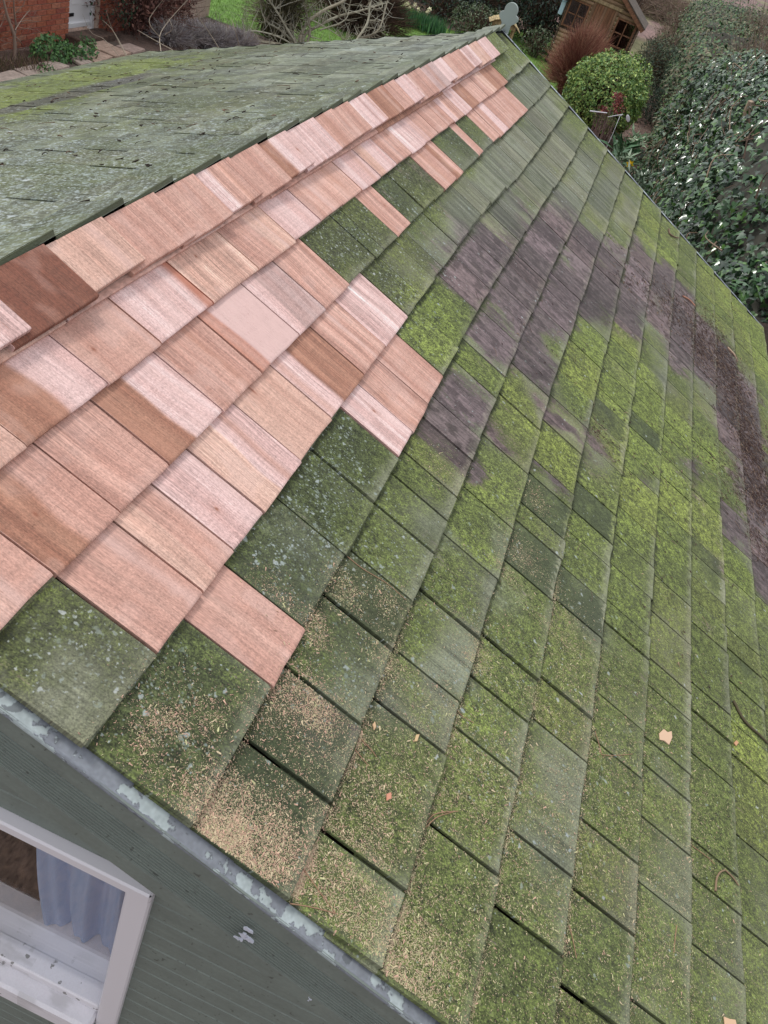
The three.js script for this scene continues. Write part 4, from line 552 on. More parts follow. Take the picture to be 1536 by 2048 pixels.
  chip([[750, 1448], [753, 1442], [755, 1450], [753, 1457]], 'thin peg-shaped shaving beside a dark joint', alb(226, 190, 150));
  chip([[833, 1470], [838, 1469], [834, 1482], [830, 1482]], 'straight pale splinter lying on the dark shingle joint', alb(228, 196, 150));
  chip([[1472, 1485], [1476, 1480], [1480, 1484], [1476, 1490]], 'tiny orange cedar chip beside the thick dark stick', alb(222, 170, 130));
}

{ // bird droppings on the painted gable
  const splat = (px, py, r, n, label) => { const o = onZ(px, py, 0.0295), g = []; for (let i = 0; i < n; i++) { const a = i ? gau() * r : 0, b = i ? gau() * r * 1.4 : 0, q = i ? r * rr(0.12, 0.4) : r * 0.55, sh = new THREE.Shape(); for (let k = 0; k < 11; k++) { const t = k / 11 * 6.283, w = q * rr(0.6, 1.2); k ? sh.lineTo(a + Math.cos(t) * w, b + Math.sin(t) * w) : sh.moveTo(a + Math.cos(t) * w, b + Math.sin(t) * w); } g.push(new THREE.ExtrudeGeometry(sh, { depth: 0.001 + 0.0003 * i, bevelEnabled: false })); } const m = mesh('bird_dropping', mergeGeometries(g), std({ color: alb(222, 226, 240), roughness: 0.8 })); m.position.copy(o); tag(m, label, 'bird dropping'); };
  splat(488, 1872, 0.016, 9, 'large white bird dropping splashed on the green gable boarding'); splat(620, 1998, 0.005, 3, 'small white bird dropping near the foot of the bargeboard');
}
// ---------------------------------------------------------------- the garden
const UPV = V3(0, 1, 0);
const rdir = (up = 0) => { const a = rr(0, 6.283), y = rr(-1, 1) + up; return V3(Math.cos(a), y, Math.sin(a)).normalize(); };
const pick = (pal, k = 1) => { const c = pal[Math.floor(rnd() * pal.length)]; const j = k * rr(0.75, 1.25); return lin(c[0], c[1], c[2], j); };
const VC = (rough = 0.8, extra = {}) => std({ vertexColors: true, roughness: rough, side: THREE.DoubleSide, ...extra });
const M_LEAF = VC(0.55), M_LEAFM = VC(0.85), M_STEM = VC(0.9), M_IVY = VC(0.34);
// leaves spread through a lumpy mound, most near its skin, in clumps that shade each other
function leafMound(g, c, rx, ry, rz, n, size, pal, { lump = 0.22, freq = 1.6, inner = 0.35, aspect = 0.5, upb = 0.35, gap = 0.0, y0 = 0 } = {}) {
  for (let i = 0; i < n; i++) {
    const d = V3(gau(), gau(), gau()).normalize(); if (d.y < -0.75) { i--; continue; }
    const q = n3(d.x * freq * 3 + c.x, d.y * freq * 3 + c.y, d.z * freq * 3 + c.z), q2 = n3(d.x * freq * 8 + c.z, d.y * freq * 8, d.z * freq * 8 + c.x);
    if (gap && q2 < gap && rnd() < 0.8) continue;
    const rad = 1 + lump * (q - 0.5) * 2 + 0.14 * (q2 - 0.5) * 2; const f = rnd() < inner ? rr(0.55, 0.95) : rr(0.93, 1.03);
    const p = V3(c.x + d.x * rx * rad * f, c.y + d.y * ry * rad * f, c.z + d.z * rz * rad * f); if (p.y < y0 + 0.02) continue;
    const nor = d.clone().multiplyScalar(0.9).add(rdir(upb)).normalize(), dir = V3().crossVectors(nor, rdir()).normalize().addScaledVector(nor, 0.35).normalize();
    const s = size * rr(0.65, 1.35); g.leaf(p, dir, nor, s, s * aspect, pick(pal));
  }
}
// a clump of fine stems fanning out from a crown to a rounded outline
function stemMound(g, base, rx, ry, rz, n, r, pal, { spread = 0.25, jit = 0.05, low = 0.1, forks = 2, sides = 3 } = {}) {
  for (let i = 0; i < n; i++) {
    const d = V3(gau(), Math.abs(gau()) + low, gau()).normalize(), e = V3(base.x + d.x * rx * rr(0.8, 1.05), base.y + d.y * ry * rr(0.8, 1.04), base.z + d.z * rz * rr(0.8, 1.05));
    const b = V3(base.x + gau() * rx * spread, base.y, base.z + gau() * rz * spread), m = b.clone().lerp(e, 0.5).add(V3(gau() * jit, 0.12 * ry, gau() * jit)); const col = pick(pal);
    g.tube([b, m, e], r, r * 0.4, sides, col, false);
    for (let k = 0; k < forks; k++) { const s = m.clone().lerp(e, rr(0.1, 0.8)), t = s.clone().addScaledVector(d, rr(0.1, 0.3) * ry).add(V3(gau(), gau(), gau()).multiplyScalar(0.1 * ry)); g.tube([s, t], r * 0.6, r * 0.25, sides, col, false); }
  }
}
function plant(name, label, cat, base, parts, grp) { const g = group(name, label, cat, grp, base.x, base.y, base.z); for (const [pn, geo, mat, kind] of parts) { const m = mesh(pn, geo.geo(), mat, g); m.geometry.translate(-base.x, -base.y, -base.z); if (kind) m.userData.kind = kind; } return g; }

{ // brick house with a white door
  const XH = -7.36, zA = -8.2, zB = -16.5, zd0 = -11.79, zd1 = -12.62, hgt = 3.2;
  const H = group('brick_house', 'red brick house wall with white front door and stone step', 'house', null, XH, 0, -11);
  const T_MORT = tex(256, 256, (u, v, c) => { const k = 0.9 + 0.25 * (n2(u * 128, v * 128) - 0.5) + 0.2 * (fbm(u * 12, v * 12, 3) - 0.5); c[0] = 232 * k; c[1] = 206 * k; c[2] = 188 * k; }, { scaleX: 2, scaleY: 2 });
  const T_BRICK = tex(512, 512, (u, v, c) => { const a = fbm(u * 24, v * 24, 4), k = 0.88 + 0.4 * (a - 0.5) + 0.25 * (n2(u * 256, v * 256) - 0.5); c[0] = 255 * k; c[1] = 255 * k; c[2] = 255 * k; }, { scaleX: 1.5, scaleY: 1.5 });
  const w = new Geo(); const add = (z0, z1, y0, y1, d = 0.25, x = 0) => w.box(x - d / 2, (y0 + y1) / 2, (z0 + z1) / 2 + 11, d, y1 - y0, Math.abs(z1 - z0));
  add(zA, zd0, -0.4, hgt); const wall = mesh('wall', w.geo(), std({ map: T_MORT, roughness: 1 }), H);
  const w2 = new Geo(); w2.box(-0.125, hgt / 2, (zd1 + zB) / 2 + 11, 0.25, hgt, Math.abs(zB - zd1)); const wallB = mesh('wall', w2.geo(), std({ map: T_MORT, roughness: 1 }), H);
  const w3 = new Geo(); w3.box(-0.125, 2.15 + (hgt - 2.15) / 2, (zd0 + zd1) / 2 + 11, 0.25, hgt - 2.15, Math.abs(zd1 - zd0)); mesh('lintel_wall', w3.geo(), std({ map: T_BRICK, color: alb(190, 98, 76), roughness: 0.95 }), H);
  const MB = [[238, 140, 110], [246, 150, 118], [228, 126, 100], [250, 166, 132], [214, 120, 100], [240, 142, 106]].map(c => std({ map: T_BRICK, color: alb(...c), roughness: 0.95 }));
  const bg = new Geo(); bg.box(0, 0, 0, 0.02, 0.064, 0.213, 0.003); const bgeo = bg.geo(), hg = new Geo(); hg.box(0, 0, 0, 0.02, 0.064, 0.1, 0.003); const hgeo = hg.geo();
  for (let r = 0; r < 16; r++) { let z = zd0 + (r % 2 ? 0 : 0); let first = r % 2; while (z < -9.3) { const half = first; first = 0; const L = half ? 0.112 : 0.225; const m = mesh('brick', half ? hgeo : bgeo, MB[Math.floor(rnd() * MB.length)], wall); m.position.set(0.006 + rr(-0.0015, 0.0015), -0.1 + r * 0.075, z + 11 + L / 2 - 0.004); z += L; } }
  for (let r = 0; r < 12; r++) { let z = zd1, first = r % 2; while (z > -13.6) { const half = first; first = 0; const L = half ? 0.112 : 0.225; const m = mesh('brick', half ? hgeo : bgeo, MB[Math.floor(rnd() * MB.length)], wallB); m.position.set(0.006 + rr(-0.0015, 0.0015), 0.04 + r * 0.075, z + 11 - L / 2); z -= L; } }
  const white = std({ color: alb(252, 252, 255), roughness: 0.4 }); const fr = new Geo(); fr.box(-0.12, 1.1, zd1 + 0.035 + 11, 0.08, 2.1, 0.066, 0.004); const D = mesh('door_frame', fr.geo(), white, H);
  const dr = new Geo(); dr.box(-0.15, 1.12, (zd0 + zd1) / 2 + 0.035 + 11, 0.045, 2.0, 0.76, 0.004); const door = mesh('door', dr.geo(), white, H); door.userData.label = 'white panelled front door';
  const cill = new Geo(); cill.box(-0.11, 0.145, (zd0 + zd1) / 2 + 0.035 + 11, 0.05, 0.07, 0.76, 0.006); mesh('weather_bar', cill.geo(), white, door);
  const lb = new Geo(); lb.box(-0.123, 0.29, -11.98 + 11, 0.012, 0.05, 0.27, 0.003); mesh('letterbox', lb.geo(), std({ color: alb(40, 42, 46), roughness: 0.3, metalness: 0.4 }), door);
  const pn = new Geo(); pn.box(-0.125, 0.68, -12.13 + 11, 0.012, 0.5, 0.2, 0.006); mesh('door_panel', pn.geo(), white, door);
  const st = new Geo(); st.box(0.13, 0.03, -12.2 + 11, 0.3, 0.14, 0.98, 0.012); mesh('step', st.geo(), std({ map: T_GRAVEL, color: alb(225, 205, 195), roughness: 0.95 }), H);
}
{ // paving slabs beside the house
  const T = tex(256, 256, (u, v, c) => { const k = 0.95 + 0.3 * (fbm(u * 16, v * 16, 4) - 0.5) + 0.15 * (n2(u * 128, v * 128) - 0.5); c[0] = 214 * k; c[1] = 194 * k; c[2] = 180 * k; }, { scaleX: 1.3, scaleY: 1.3 }); const base = sheet('paving', [gp(-60, 185), gp(-60, 150), gp(130, 110), gp(215, 82), gp(300, 100), gp(200, 150)], 0.004, std({ color: alb(110, 96, 86), roughness: 1 }));
  const SL = [[[-45, 166], [24, 146], [54, 159], [-20, 180]], [[28, 144], [73, 134], [97, 150], [57, 159]], [[77, 133], [106, 128], [139, 139], [101, 150]], [[139, 122], [153, 117], [185, 131], [162, 136]], [[165, 114], [194, 107], [225, 119], [190, 131]], [[148, 97], [170, 94], [183, 105], [164, 108]], [[178, 92], [207, 87], [227, 97], [197, 106]], [[200, 106], [229, 99], [262, 112], [230, 119]], [[232, 97], [258, 92], [290, 104], [265, 111]]];
  for (const q of SL) { const P = q.map(([x, y]) => gp(x, y)); const c = [P.reduce((s, p) => s + p[0], 0) / 4, P.reduce((s, p) => s + p[1], 0) / 4]; const sh = new THREE.Shape(P.map(p => new THREE.Vector2((p[0] - c[0]) * 0.97, -(p[1] - c[1]) * 0.97))); const g = new THREE.ExtrudeGeometry(sh, { depth: 0.03, bevelEnabled: true, bevelSize: 0.006, bevelThickness: 0.006, bevelSegments: 1 }); g.rotateX(-Math.PI / 2); const m = mesh('slab', g, std({ map: T, color: [0xffffff, 0xf4ecec, 0xfff2e8][Math.floor(rnd() * 3)], roughness: 0.95 }), base); m.position.set(c[0], 0.01 + rr(0, 0.008), c[1]); }
}
{ // plants by the house
  const b1 = ground(28, 128); const g = new Geo(); const col = [[196, 176, 160], [176, 152, 136]];
  for (const [pts, r] of [[[[28, 128], [30, 95], [28, 70], [14, 30], [4, -10]], 0.03], [[[29, 75], [32, 50], [28, 20], [27, -10]], 0.016], [[[28, 70], [40, 82], [46, 90]], 0.008], [[[29, 64], [18, 45], [5, 32]], 0.008], [[[30, 60], [44, 38], [60, 20]], 0.006], [[[30, 48], [52, 40], [78, 44]], 0.005], [[[27, 30], [45, 12], [52, -8]], 0.005], [[[20, 40], [40, 55], [70, 60]], 0.005], [[[12, 25], [2, 50], [-8, 70]], 0.006], [[[28, 90], [40, 75], [60, 70]], 0.004]]) g.tube(pts.map(([x, y], i) => onX(x, y, -7.18 + rr(-0.04, 0.06))), r, r * 0.5, 5, pick(col));
  for (let i = 0; i < 90; i++) { const a = onX(rr(-10, 75), rr(-10, 110), -7.2); g.tube([a, a.clone().add(V3(rr(-0.02, 0.08), rr(-0.1, 0.14), rr(-0.2, 0.2)))], 0.003, 0.0015, 3, pick(col), false); }
  plant('wall_climber', 'bare woody climber with pale twisted stems against the brick wall', 'climber', b1, [['stems', g, M_STEM]]);
  const b2 = ground(103, 118); const l = new Geo(); const pal = [[104, 150, 88], [84, 130, 74], [124, 168, 98], [74, 114, 70]]; leafMound(l, V3(b2.x, 0.08, b2.z), 0.22, 0.22, 0.34, 1200, 0.045, pal, { aspect: 0.75, y0: 0 }); leafMound(l, V3(b2.x + 0.16, 0.06, b2.z - 0.5), 0.16, 0.16, 0.3, 380, 0.05, pal, { aspect: 0.75 });
  plant('weed_clump', 'fresh green weed clump spilling over the paving by the step', 'plant', b2, [['foliage', l, M_LEAF, 'stuff']]);
  for (const [x, y, lab] of [[173, 92, 'small green tuft against the stone step'], [95, 152, 'small green weed between pale slabs']]) { const b = ground(x, y), t = new Geo(); leafMound(t, V3(b.x, 0.04, b.z), 0.14, 0.1, 0.14, 160, 0.04, pal, { aspect: 0.6 }); plant('weed_tuft', lab, 'plant', b, [['foliage', t, M_LEAF, 'stuff']]); }
  // dried bedding and dead stems at the wall foot
  const b5 = ground(40, 138), d = new Geo(); for (let i = 0; i < 420; i++) { const p = ground(rr(-20, 95), rr(122, 150)); const h = rr(0.03, 0.16); d.tube([p, p.clone().add(V3(gau() * 0.06, h, gau() * 0.1))], 0.004, 0.002, 3, pick([[120, 92, 76], [150, 122, 98], [92, 72, 62], [110, 108, 70]]), false); }
  plant('dead_stems', 'low tangle of dead brown stems at the foot of the brick wall', 'plant', b5, [['stems', d, M_STEM, 'stuff']]);
}
{ // russet shrub beyond the door
  const b = ground(270, 72), s = new Geo(), l = new Geo(), pal = [[134, 92, 82], [112, 76, 70], [154, 112, 98], [92, 64, 58]];
  stemMound(s, V3(b.x - 0.25, 0, b.z - 0.5), 0.8, 1.7, 1.6, 380, 0.008, pal, { forks: 3 }); leafMound(l, V3(b.x - 0.3, 0.75, b.z - 0.5), 0.75, 1.0, 1.5, 5200, 0.06, pal, { aspect: 0.5, gap: 0.42 }); leafMound(l, V3(b.x - 0.1, 0.6, b.z + 0.7), 0.4, 0.5, 0.35, 350, 0.06, [[58, 80, 56], [44, 64, 46]], {});
  plant('russet_shrub', 'dense russet-brown leafless shrub beside the white door', 'shrub', b, [['stems', s, M_STEM, 'stuff'], ['foliage', l, M_LEAFM, 'stuff']]);
  const lv = ground(420, 92), q = new Geo(), lp = [[204, 196, 198], [186, 178, 182], [212, 204, 198], [168, 154, 148]]; for (let i = 0; i < 5; i++) { const c = ground([340, 375, 410, 440, 480][i], [88, 88, 92, 98, 104][i]); stemMound(q, V3(c.x, 0, c.z), 0.5, 0.42, 0.5, 320, 0.006, lp, { spread: 0.2, forks: 2 }); }
  plant('lavender_row', 'grey wintered lavender bushes edging the gravel path', 'shrub', lv, [['stems', q, M_STEM, 'stuff']]);
}
{ // pale bare shrub whose branches rise above the eave
  const base = ground(607, 118), col = [[190, 188, 168], [172, 168, 148], [200, 198, 182], [160, 152, 132]], g = new Geo(), tw = new Geo();
  const T0 = base.clone().sub(CAM).dot(CZ);
  const br = (pts, r, dz = 0) => { const P = pts.map(([x, y], i) => atT(x, y, T0 + dz * i / pts.length)); const cv = new THREE.CatmullRomCurve3(P).getPoints(pts.length * 4); g.tube(cv, r, r * 0.45, 6, pick(col)); for (let i = 2; i < cv.length; i += 2) for (let k = 0; k < 6; k++) { if (rnd() < 0.4) continue; const a = cv[i], e = a.clone().add(V3(gau() * 0.28, rr(-0.1, 0.4), gau() * 0.28)); const m = a.clone().lerp(e, 0.5).add(V3(gau() * 0.05, gau() * 0.05, gau() * 0.05)); tw.tube([a, m, e], Math.min(0.009, r * 0.3), 0.0025, 4, pick(col), false); if (rnd() < 0.5) tw.tube([m, m.clone().add(V3(gau() * 0.16, rr(0, 0.2), gau() * 0.16))], r * 0.2, 0.002, 3, pick(col), false); } };
  br([[607, 118], [600, 80], [615, 45], [650, 20], [690, 0], [705, -20]], 0.045, 0.4); br([[607, 118], [592, 88], [575, 60], [555, 25], [530, -10]], 0.035, -0.4); br([[604, 110], [610, 70], [640, 50], [680, 32], [720, 22], [765, 8]], 0.035, 0.8); br([[607, 118], [570, 92], [520, 84], [470, 85], [420, 86], [355, 88]], 0.028, -0.8); br([[600, 100], [560, 75], [500, 62], [455, 80], [440, 72]], 0.02, -0.5); br([[500, 84], [450, 60], [390, 45], [330, 22], [300, 0], [280, -20]], 0.022, -0.6); br([[607, 110], [620, 60], [610, 20], [600, -15]], 0.03, 0.2); br([[598, 95], [580, 50], [590, 10], [580, -20]], 0.025, 0.6); br([[605, 100], [560, 60], [530, 40], [520, 5]], 0.022, -0.2); br([[712, 82], [735, 45], [740, 10], [750, -20]], 0.028, 0.2); br([[712, 82], [755, 62], [770, 20], [778, -10]], 0.022, 0.3); br([[720, 75], [745, 68], [768, 60]], 0.012, 0); br([[650, 100], [690, 90], [712, 82]], 0.022, 0.1); br([[640, 60], [690, 40], [700, 10]], 0.015, 0.6); br([[625, 40], [660, 60], [690, 80]], 0.012, 0.3); br([[530, 84], [500, 70], [485, 45], [490, 20]], 0.012, -0.3);
  plant('bare_shrub', 'leafless shrub with thick pale grey-green branches above the eave', 'shrub', base, [['branches', g, M_STEM], ['twigs', tw, M_STEM, 'stuff']]);
  const b2 = ground(250, 130), w = new Geo(); const T2 = b2.clone().sub(CAM).dot(CZ) - 2; for (const [pts, r] of [[[[255, 118], [238, 85], [222, 52], [212, 20]], 0.012], [[[240, 115], [210, 80], [180, 62], [165, 28]], 0.006], [[[258, 118], [225, 60], [205, 40]], 0.006], [[[322, 104], [320, 70], [335, 45], [375, 0]], 0.012], [[[320, 75], [300, 50], [310, 20], [330, -5]], 0.01], [[[345, 100], [300, 75], [275, 60]], 0.01], [[[330, 70], [345, 55], [338, 38]], 0.008], [[[440, 100], [415, 60], [395, 30], [392, 12]], 0.012], [[[480, 98], [470, 60], [463, 38]], 0.01]]) w.tube(new THREE.CatmullRomCurve3(pts.map(([x, y]) => atT(x, y, T2 + rr(-0.2, 0.2)))).getPoints(10), r * 0.6, r * 0.25, 5, pick([[178, 166, 148], [150, 136, 118]]));
  for (const [x, y] of [[255, 118], [322, 104], [345, 100], [440, 100], [480, 98]]) { const p = atT(x, y, T2); w.tube([V3(p.x - 0.1, 0, p.z - 0.1), p], 0.009, 0.007, 5, pick(col)); }
  plant('straggly_sapling', 'thin straggly bare saplings poking up behind the left eave', 'sapling', V3(b2.x, 0, b2.z), [['stems', w, M_STEM]]);
}
{ // hedge masses behind the bare shrub
  const b = ground(680, 80), g = new Geo(), pal = [[104, 80, 66], [86, 64, 54], [120, 96, 78], [70, 54, 46]]; stemMound(g, V3(b.x - 0.2, 0, b.z - 1.5), 1.35, 1.7, 1.1, 1500, 0.008, pal, { forks: 3, spread: 0.4 });
  plant('brown_shrub', 'rounded brown twiggy shrub standing on the lawn', 'shrub', b, [['stems', g, M_STEM, 'stuff']]);
  const c = ground(520, 78), h = new Geo(), hp = [[120, 116, 84], [100, 96, 70], [84, 76, 58], [138, 132, 98]]; stemMound(h, V3(c.x + 0.1, 0, c.z - 0.6), 0.55, 1.6, 0.5, 600, 0.008, hp, { forks: 3, spread: 0.45 });
  plant('olive_shrub', 'upright olive-green twiggy shrub in front of the brown one', 'shrub', c, [['stems', h, M_STEM, 'stuff']]);
}
{ // daffodils on the lawn
  const b = ground(820, 62), l = new Geo(); const line = [[770, 38], [790, 45], [812, 52], [835, 58], [858, 66], [872, 70]];
  const pts = line.map(([x, y]) => ground(x, y)); const at = f => { const s = f * (pts.length - 1), i = Math.min(pts.length - 2, Math.floor(s)); return pts[i].clone().lerp(pts[i + 1], s - i); };
  for (let i = 0; i < 1300; i++) { const p = at(rnd()).add(V3(gau() * 0.25, 0, gau() * 0.3)), h = rr(0.25, 0.5), lean = V3(gau() * 0.12, 0, gau() * 0.12); const q = p.clone().add(lean).setY(h), n = rdir(); l.leaf(p, q.clone().sub(p).normalize(), n, h, 0.035, pick([[78, 128, 82], [62, 108, 72], [96, 146, 88]])); }
  const G = plant('daffodil_clump', 'drift of daffodils with pale yellow flowers on the lawn edge', 'daffodils', b, [['foliage', l, M_LEAF, 'stuff']]);
  const fm = std({ color: alb(246, 240, 200), roughness: 0.7, side: THREE.DoubleSide }); const fg = new Geo(); for (let i = 0; i < 6; i++) { const a = i / 6 * 6.283; fg.leaf(V3(0, 0, 0), V3(Math.cos(a), Math.sin(a), 0.15).normalize(), V3(0, 0, 1), 0.05, 0.035); } fg.tube([V3(0, 0, 0), V3(0, 0, 0.03)], 0.014, 0.02, 6); const geo = fg.geo();
  for (let i = 0; i < 22; i++) { const p = at(rr(0, 0.75)).add(V3(gau() * 0.3, rr(0.42, 0.55), gau() * 0.3)).sub(b); const m = mesh('flower', geo, fm, G); m.position.copy(p); m.rotation.set(rr(-0.5, 0.2), rr(-1.5, 1.5), 0); m.scale.setScalar(1.5); }
}
{ // dark undergrowth and evergreens along the back
  const dk = [[52, 74, 60], [42, 60, 50], [66, 90, 66], [36, 52, 46]], md = [[88, 106, 72], [72, 92, 60], [104, 120, 84]], br = [[104, 84, 70], [82, 66, 58], [128, 104, 86]];
  const mk = (name, label, x, y, rx, ry, rz, n, sz, pal, st, dzz = 0) => { const b = ground(x, y), l = new Geo(), s = new Geo(); b.z += dzz; leafMound(l, V3(b.x, ry * 0.8, b.z - rz), rx, ry, rz, n, sz, pal, { lump: 0.35, aspect: 0.5, gap: 0.4 }); stemMound(s, V3(b.x, 0, b.z - rz), rx * 0.9, ry * 1.7, rz * 0.9, st, 0.014, br, { forks: 2, spread: 0.3 }); plant(name, label, 'shrub', b, [['stems', s, M_STEM, 'stuff'], ['foliage', l, M_LEAF, 'stuff']]); };
  mk('evergreen_shrub', 'low dark evergreen shrub behind the daffodils', 860, 40, 1.0, 0.8, 0.8, 2600, 0.09, dk, 120);
  mk('evergreen_shrub', 'tall dark evergreen thicket beside the bird table', 930, 48, 1.4, 1.4, 1.0, 4200, 0.1, dk, 200);
  mk('undergrowth_shrub', 'grey-green feathery shrub under the bird table', 975, 70, 0.8, 0.5, 0.7, 2200, 0.07, md, 160, 2.5);
  mk('evergreen_shrub', 'wide dark evergreen mass left of the wooden shed', 1062, 90, 1.25, 1.7, 1.1, 7000, 0.1, dk, 200, 1);
  mk('evergreen_shrub', 'deep green bush tucked against the shed corner', 1072, 108, 0.45, 0.45, 0.4, 900, 0.07, md, 60, 1.2);
  mk('undergrowth_shrub', 'brown tangled brush behind the tall evergreen thicket', 900, 10, 2.6, 1.6, 1.2, 2600, 0.09, br, 700);
  mk('undergrowth_shrub', 'brown brush backing the lawn behind the daffodils', 790, -12, 2.4, 1.4, 1.2, 2200, 0.09, [...br, ...dk], 600);
  { const b = ground(1050, 40), l = new Geo(), s = new Geo(); stemMound(s, V3(b.x, 0, b.z - 1), 1.6, 3.0, 1.2, 260, 0.016, br, { forks: 3 }); for (let i = 0; i < 420; i++) { const d = V3(gau(), Math.abs(gau()) * 0.7 + 0.3, gau()).normalize(); const p = V3(b.x + d.x * 1.7, 0.3 + d.y * 2.7, b.z - 1 + d.z * 1.2); for (let k = 0; k < 4; k++) l.leaf(p, rdir(0.4), rdir(0.5), 0.11, 0.06, pick([[238, 214, 222], [226, 190, 204], [244, 232, 236]])); } plant('blossom_shrub', 'shrub with pale pink blossom behind the dark evergreens', 'shrub', b, [['branches', s, M_STEM, 'stuff'], ['blossom', l, M_LEAFM, 'stuff']]); }
  { const g = new Geo(); const z0 = -40; for (let i = 0; i < 2600; i++) { const p = V3(rr(-22, 0), 0, z0 - rr(0, 5)); const h = rr(1.2, 4); g.tube([p, p.clone().add(V3(gau() * 0.4, h * 0.5, gau() * 0.4)), p.clone().add(V3(gau() * 0.9, h, gau() * 0.6))], 0.03, 0.006, 3, pick(br), false); } const m = plant('thicket', 'far brown thicket of bare stems closing the garden', 'thicket', V3(-11, 0, z0), [['stems', g, M_STEM, 'stuff']]); }
}
{ // bird table with a curved shingled roof
  const o = atT(1008, 52, 14.6), y = o.y; const B = group('bird_table', 'small wooden bird table with a curved slatted roof', 'bird table', null, o.x, 0, o.z, 0.25);
  const wood = std({ map: T_BOARD(), color: alb(236, 214, 160), roughness: 0.85 }), wd = std({ color: alb(150, 128, 92), roughness: 0.9 });
  const p = new Geo(); p.box(0, (y - 0.2) / 2, 0, 0.07, y - 0.2, 0.07, 0.006); mesh('post', p.geo(), wd, B); const t = new Geo(); t.box(0, y - 0.19, 0, 0.5, 0.02, 0.36, 0.004); mesh('tray', t.geo(), wd, B);
  for (const sx of [-1, 1]) for (const sz of [-1, 1]) { const q = new Geo(); q.box(sx * 0.19, y - 0.09, sz * 0.13, 0.035, 0.18, 0.035, 0.003); mesh('upright', q.geo(), wood, B); }
  const gb = new THREE.Shape(); gb.moveTo(-0.23, 0); gb.bezierCurveTo(-0.18, 0.14, 0.18, 0.14, 0.23, 0); const gg = new THREE.ExtrudeGeometry(gb, { depth: 0.02, bevelEnabled: false }); for (const z of [-0.16, 0.14]) { const m = mesh('gable_end', gg, wood, B); m.position.set(0, y - 0.0, z); }
  for (let i = 0; i < 7; i++) { const a = lerp(-0.95, 0.95, i / 6), s = new Geo(); s.box(0, 0, 0, 0.1, 0.014, 0.44, 0.003); const m = mesh('roof_slat', s.geo(), wood, B); m.position.set(Math.sin(a) * 0.31, y + 0.0 + Math.cos(a) * 0.2 - 0.08, 0); m.rotation.z = -a * 0.62; }
}
function T_BOARD() { return T_BOARD.t ||= tex(256, 512, (u, v, c) => { const k = 0.85 + 0.5 * (fbm(u * 24, v * 3, 4) - 0.5) + 0.3 * (n2(u * 128, v * 10) - 0.5); c[0] = 255 * k; c[1] = 250 * k; c[2] = 240 * k; }, { scaleX: 2, scaleY: 1 }); }
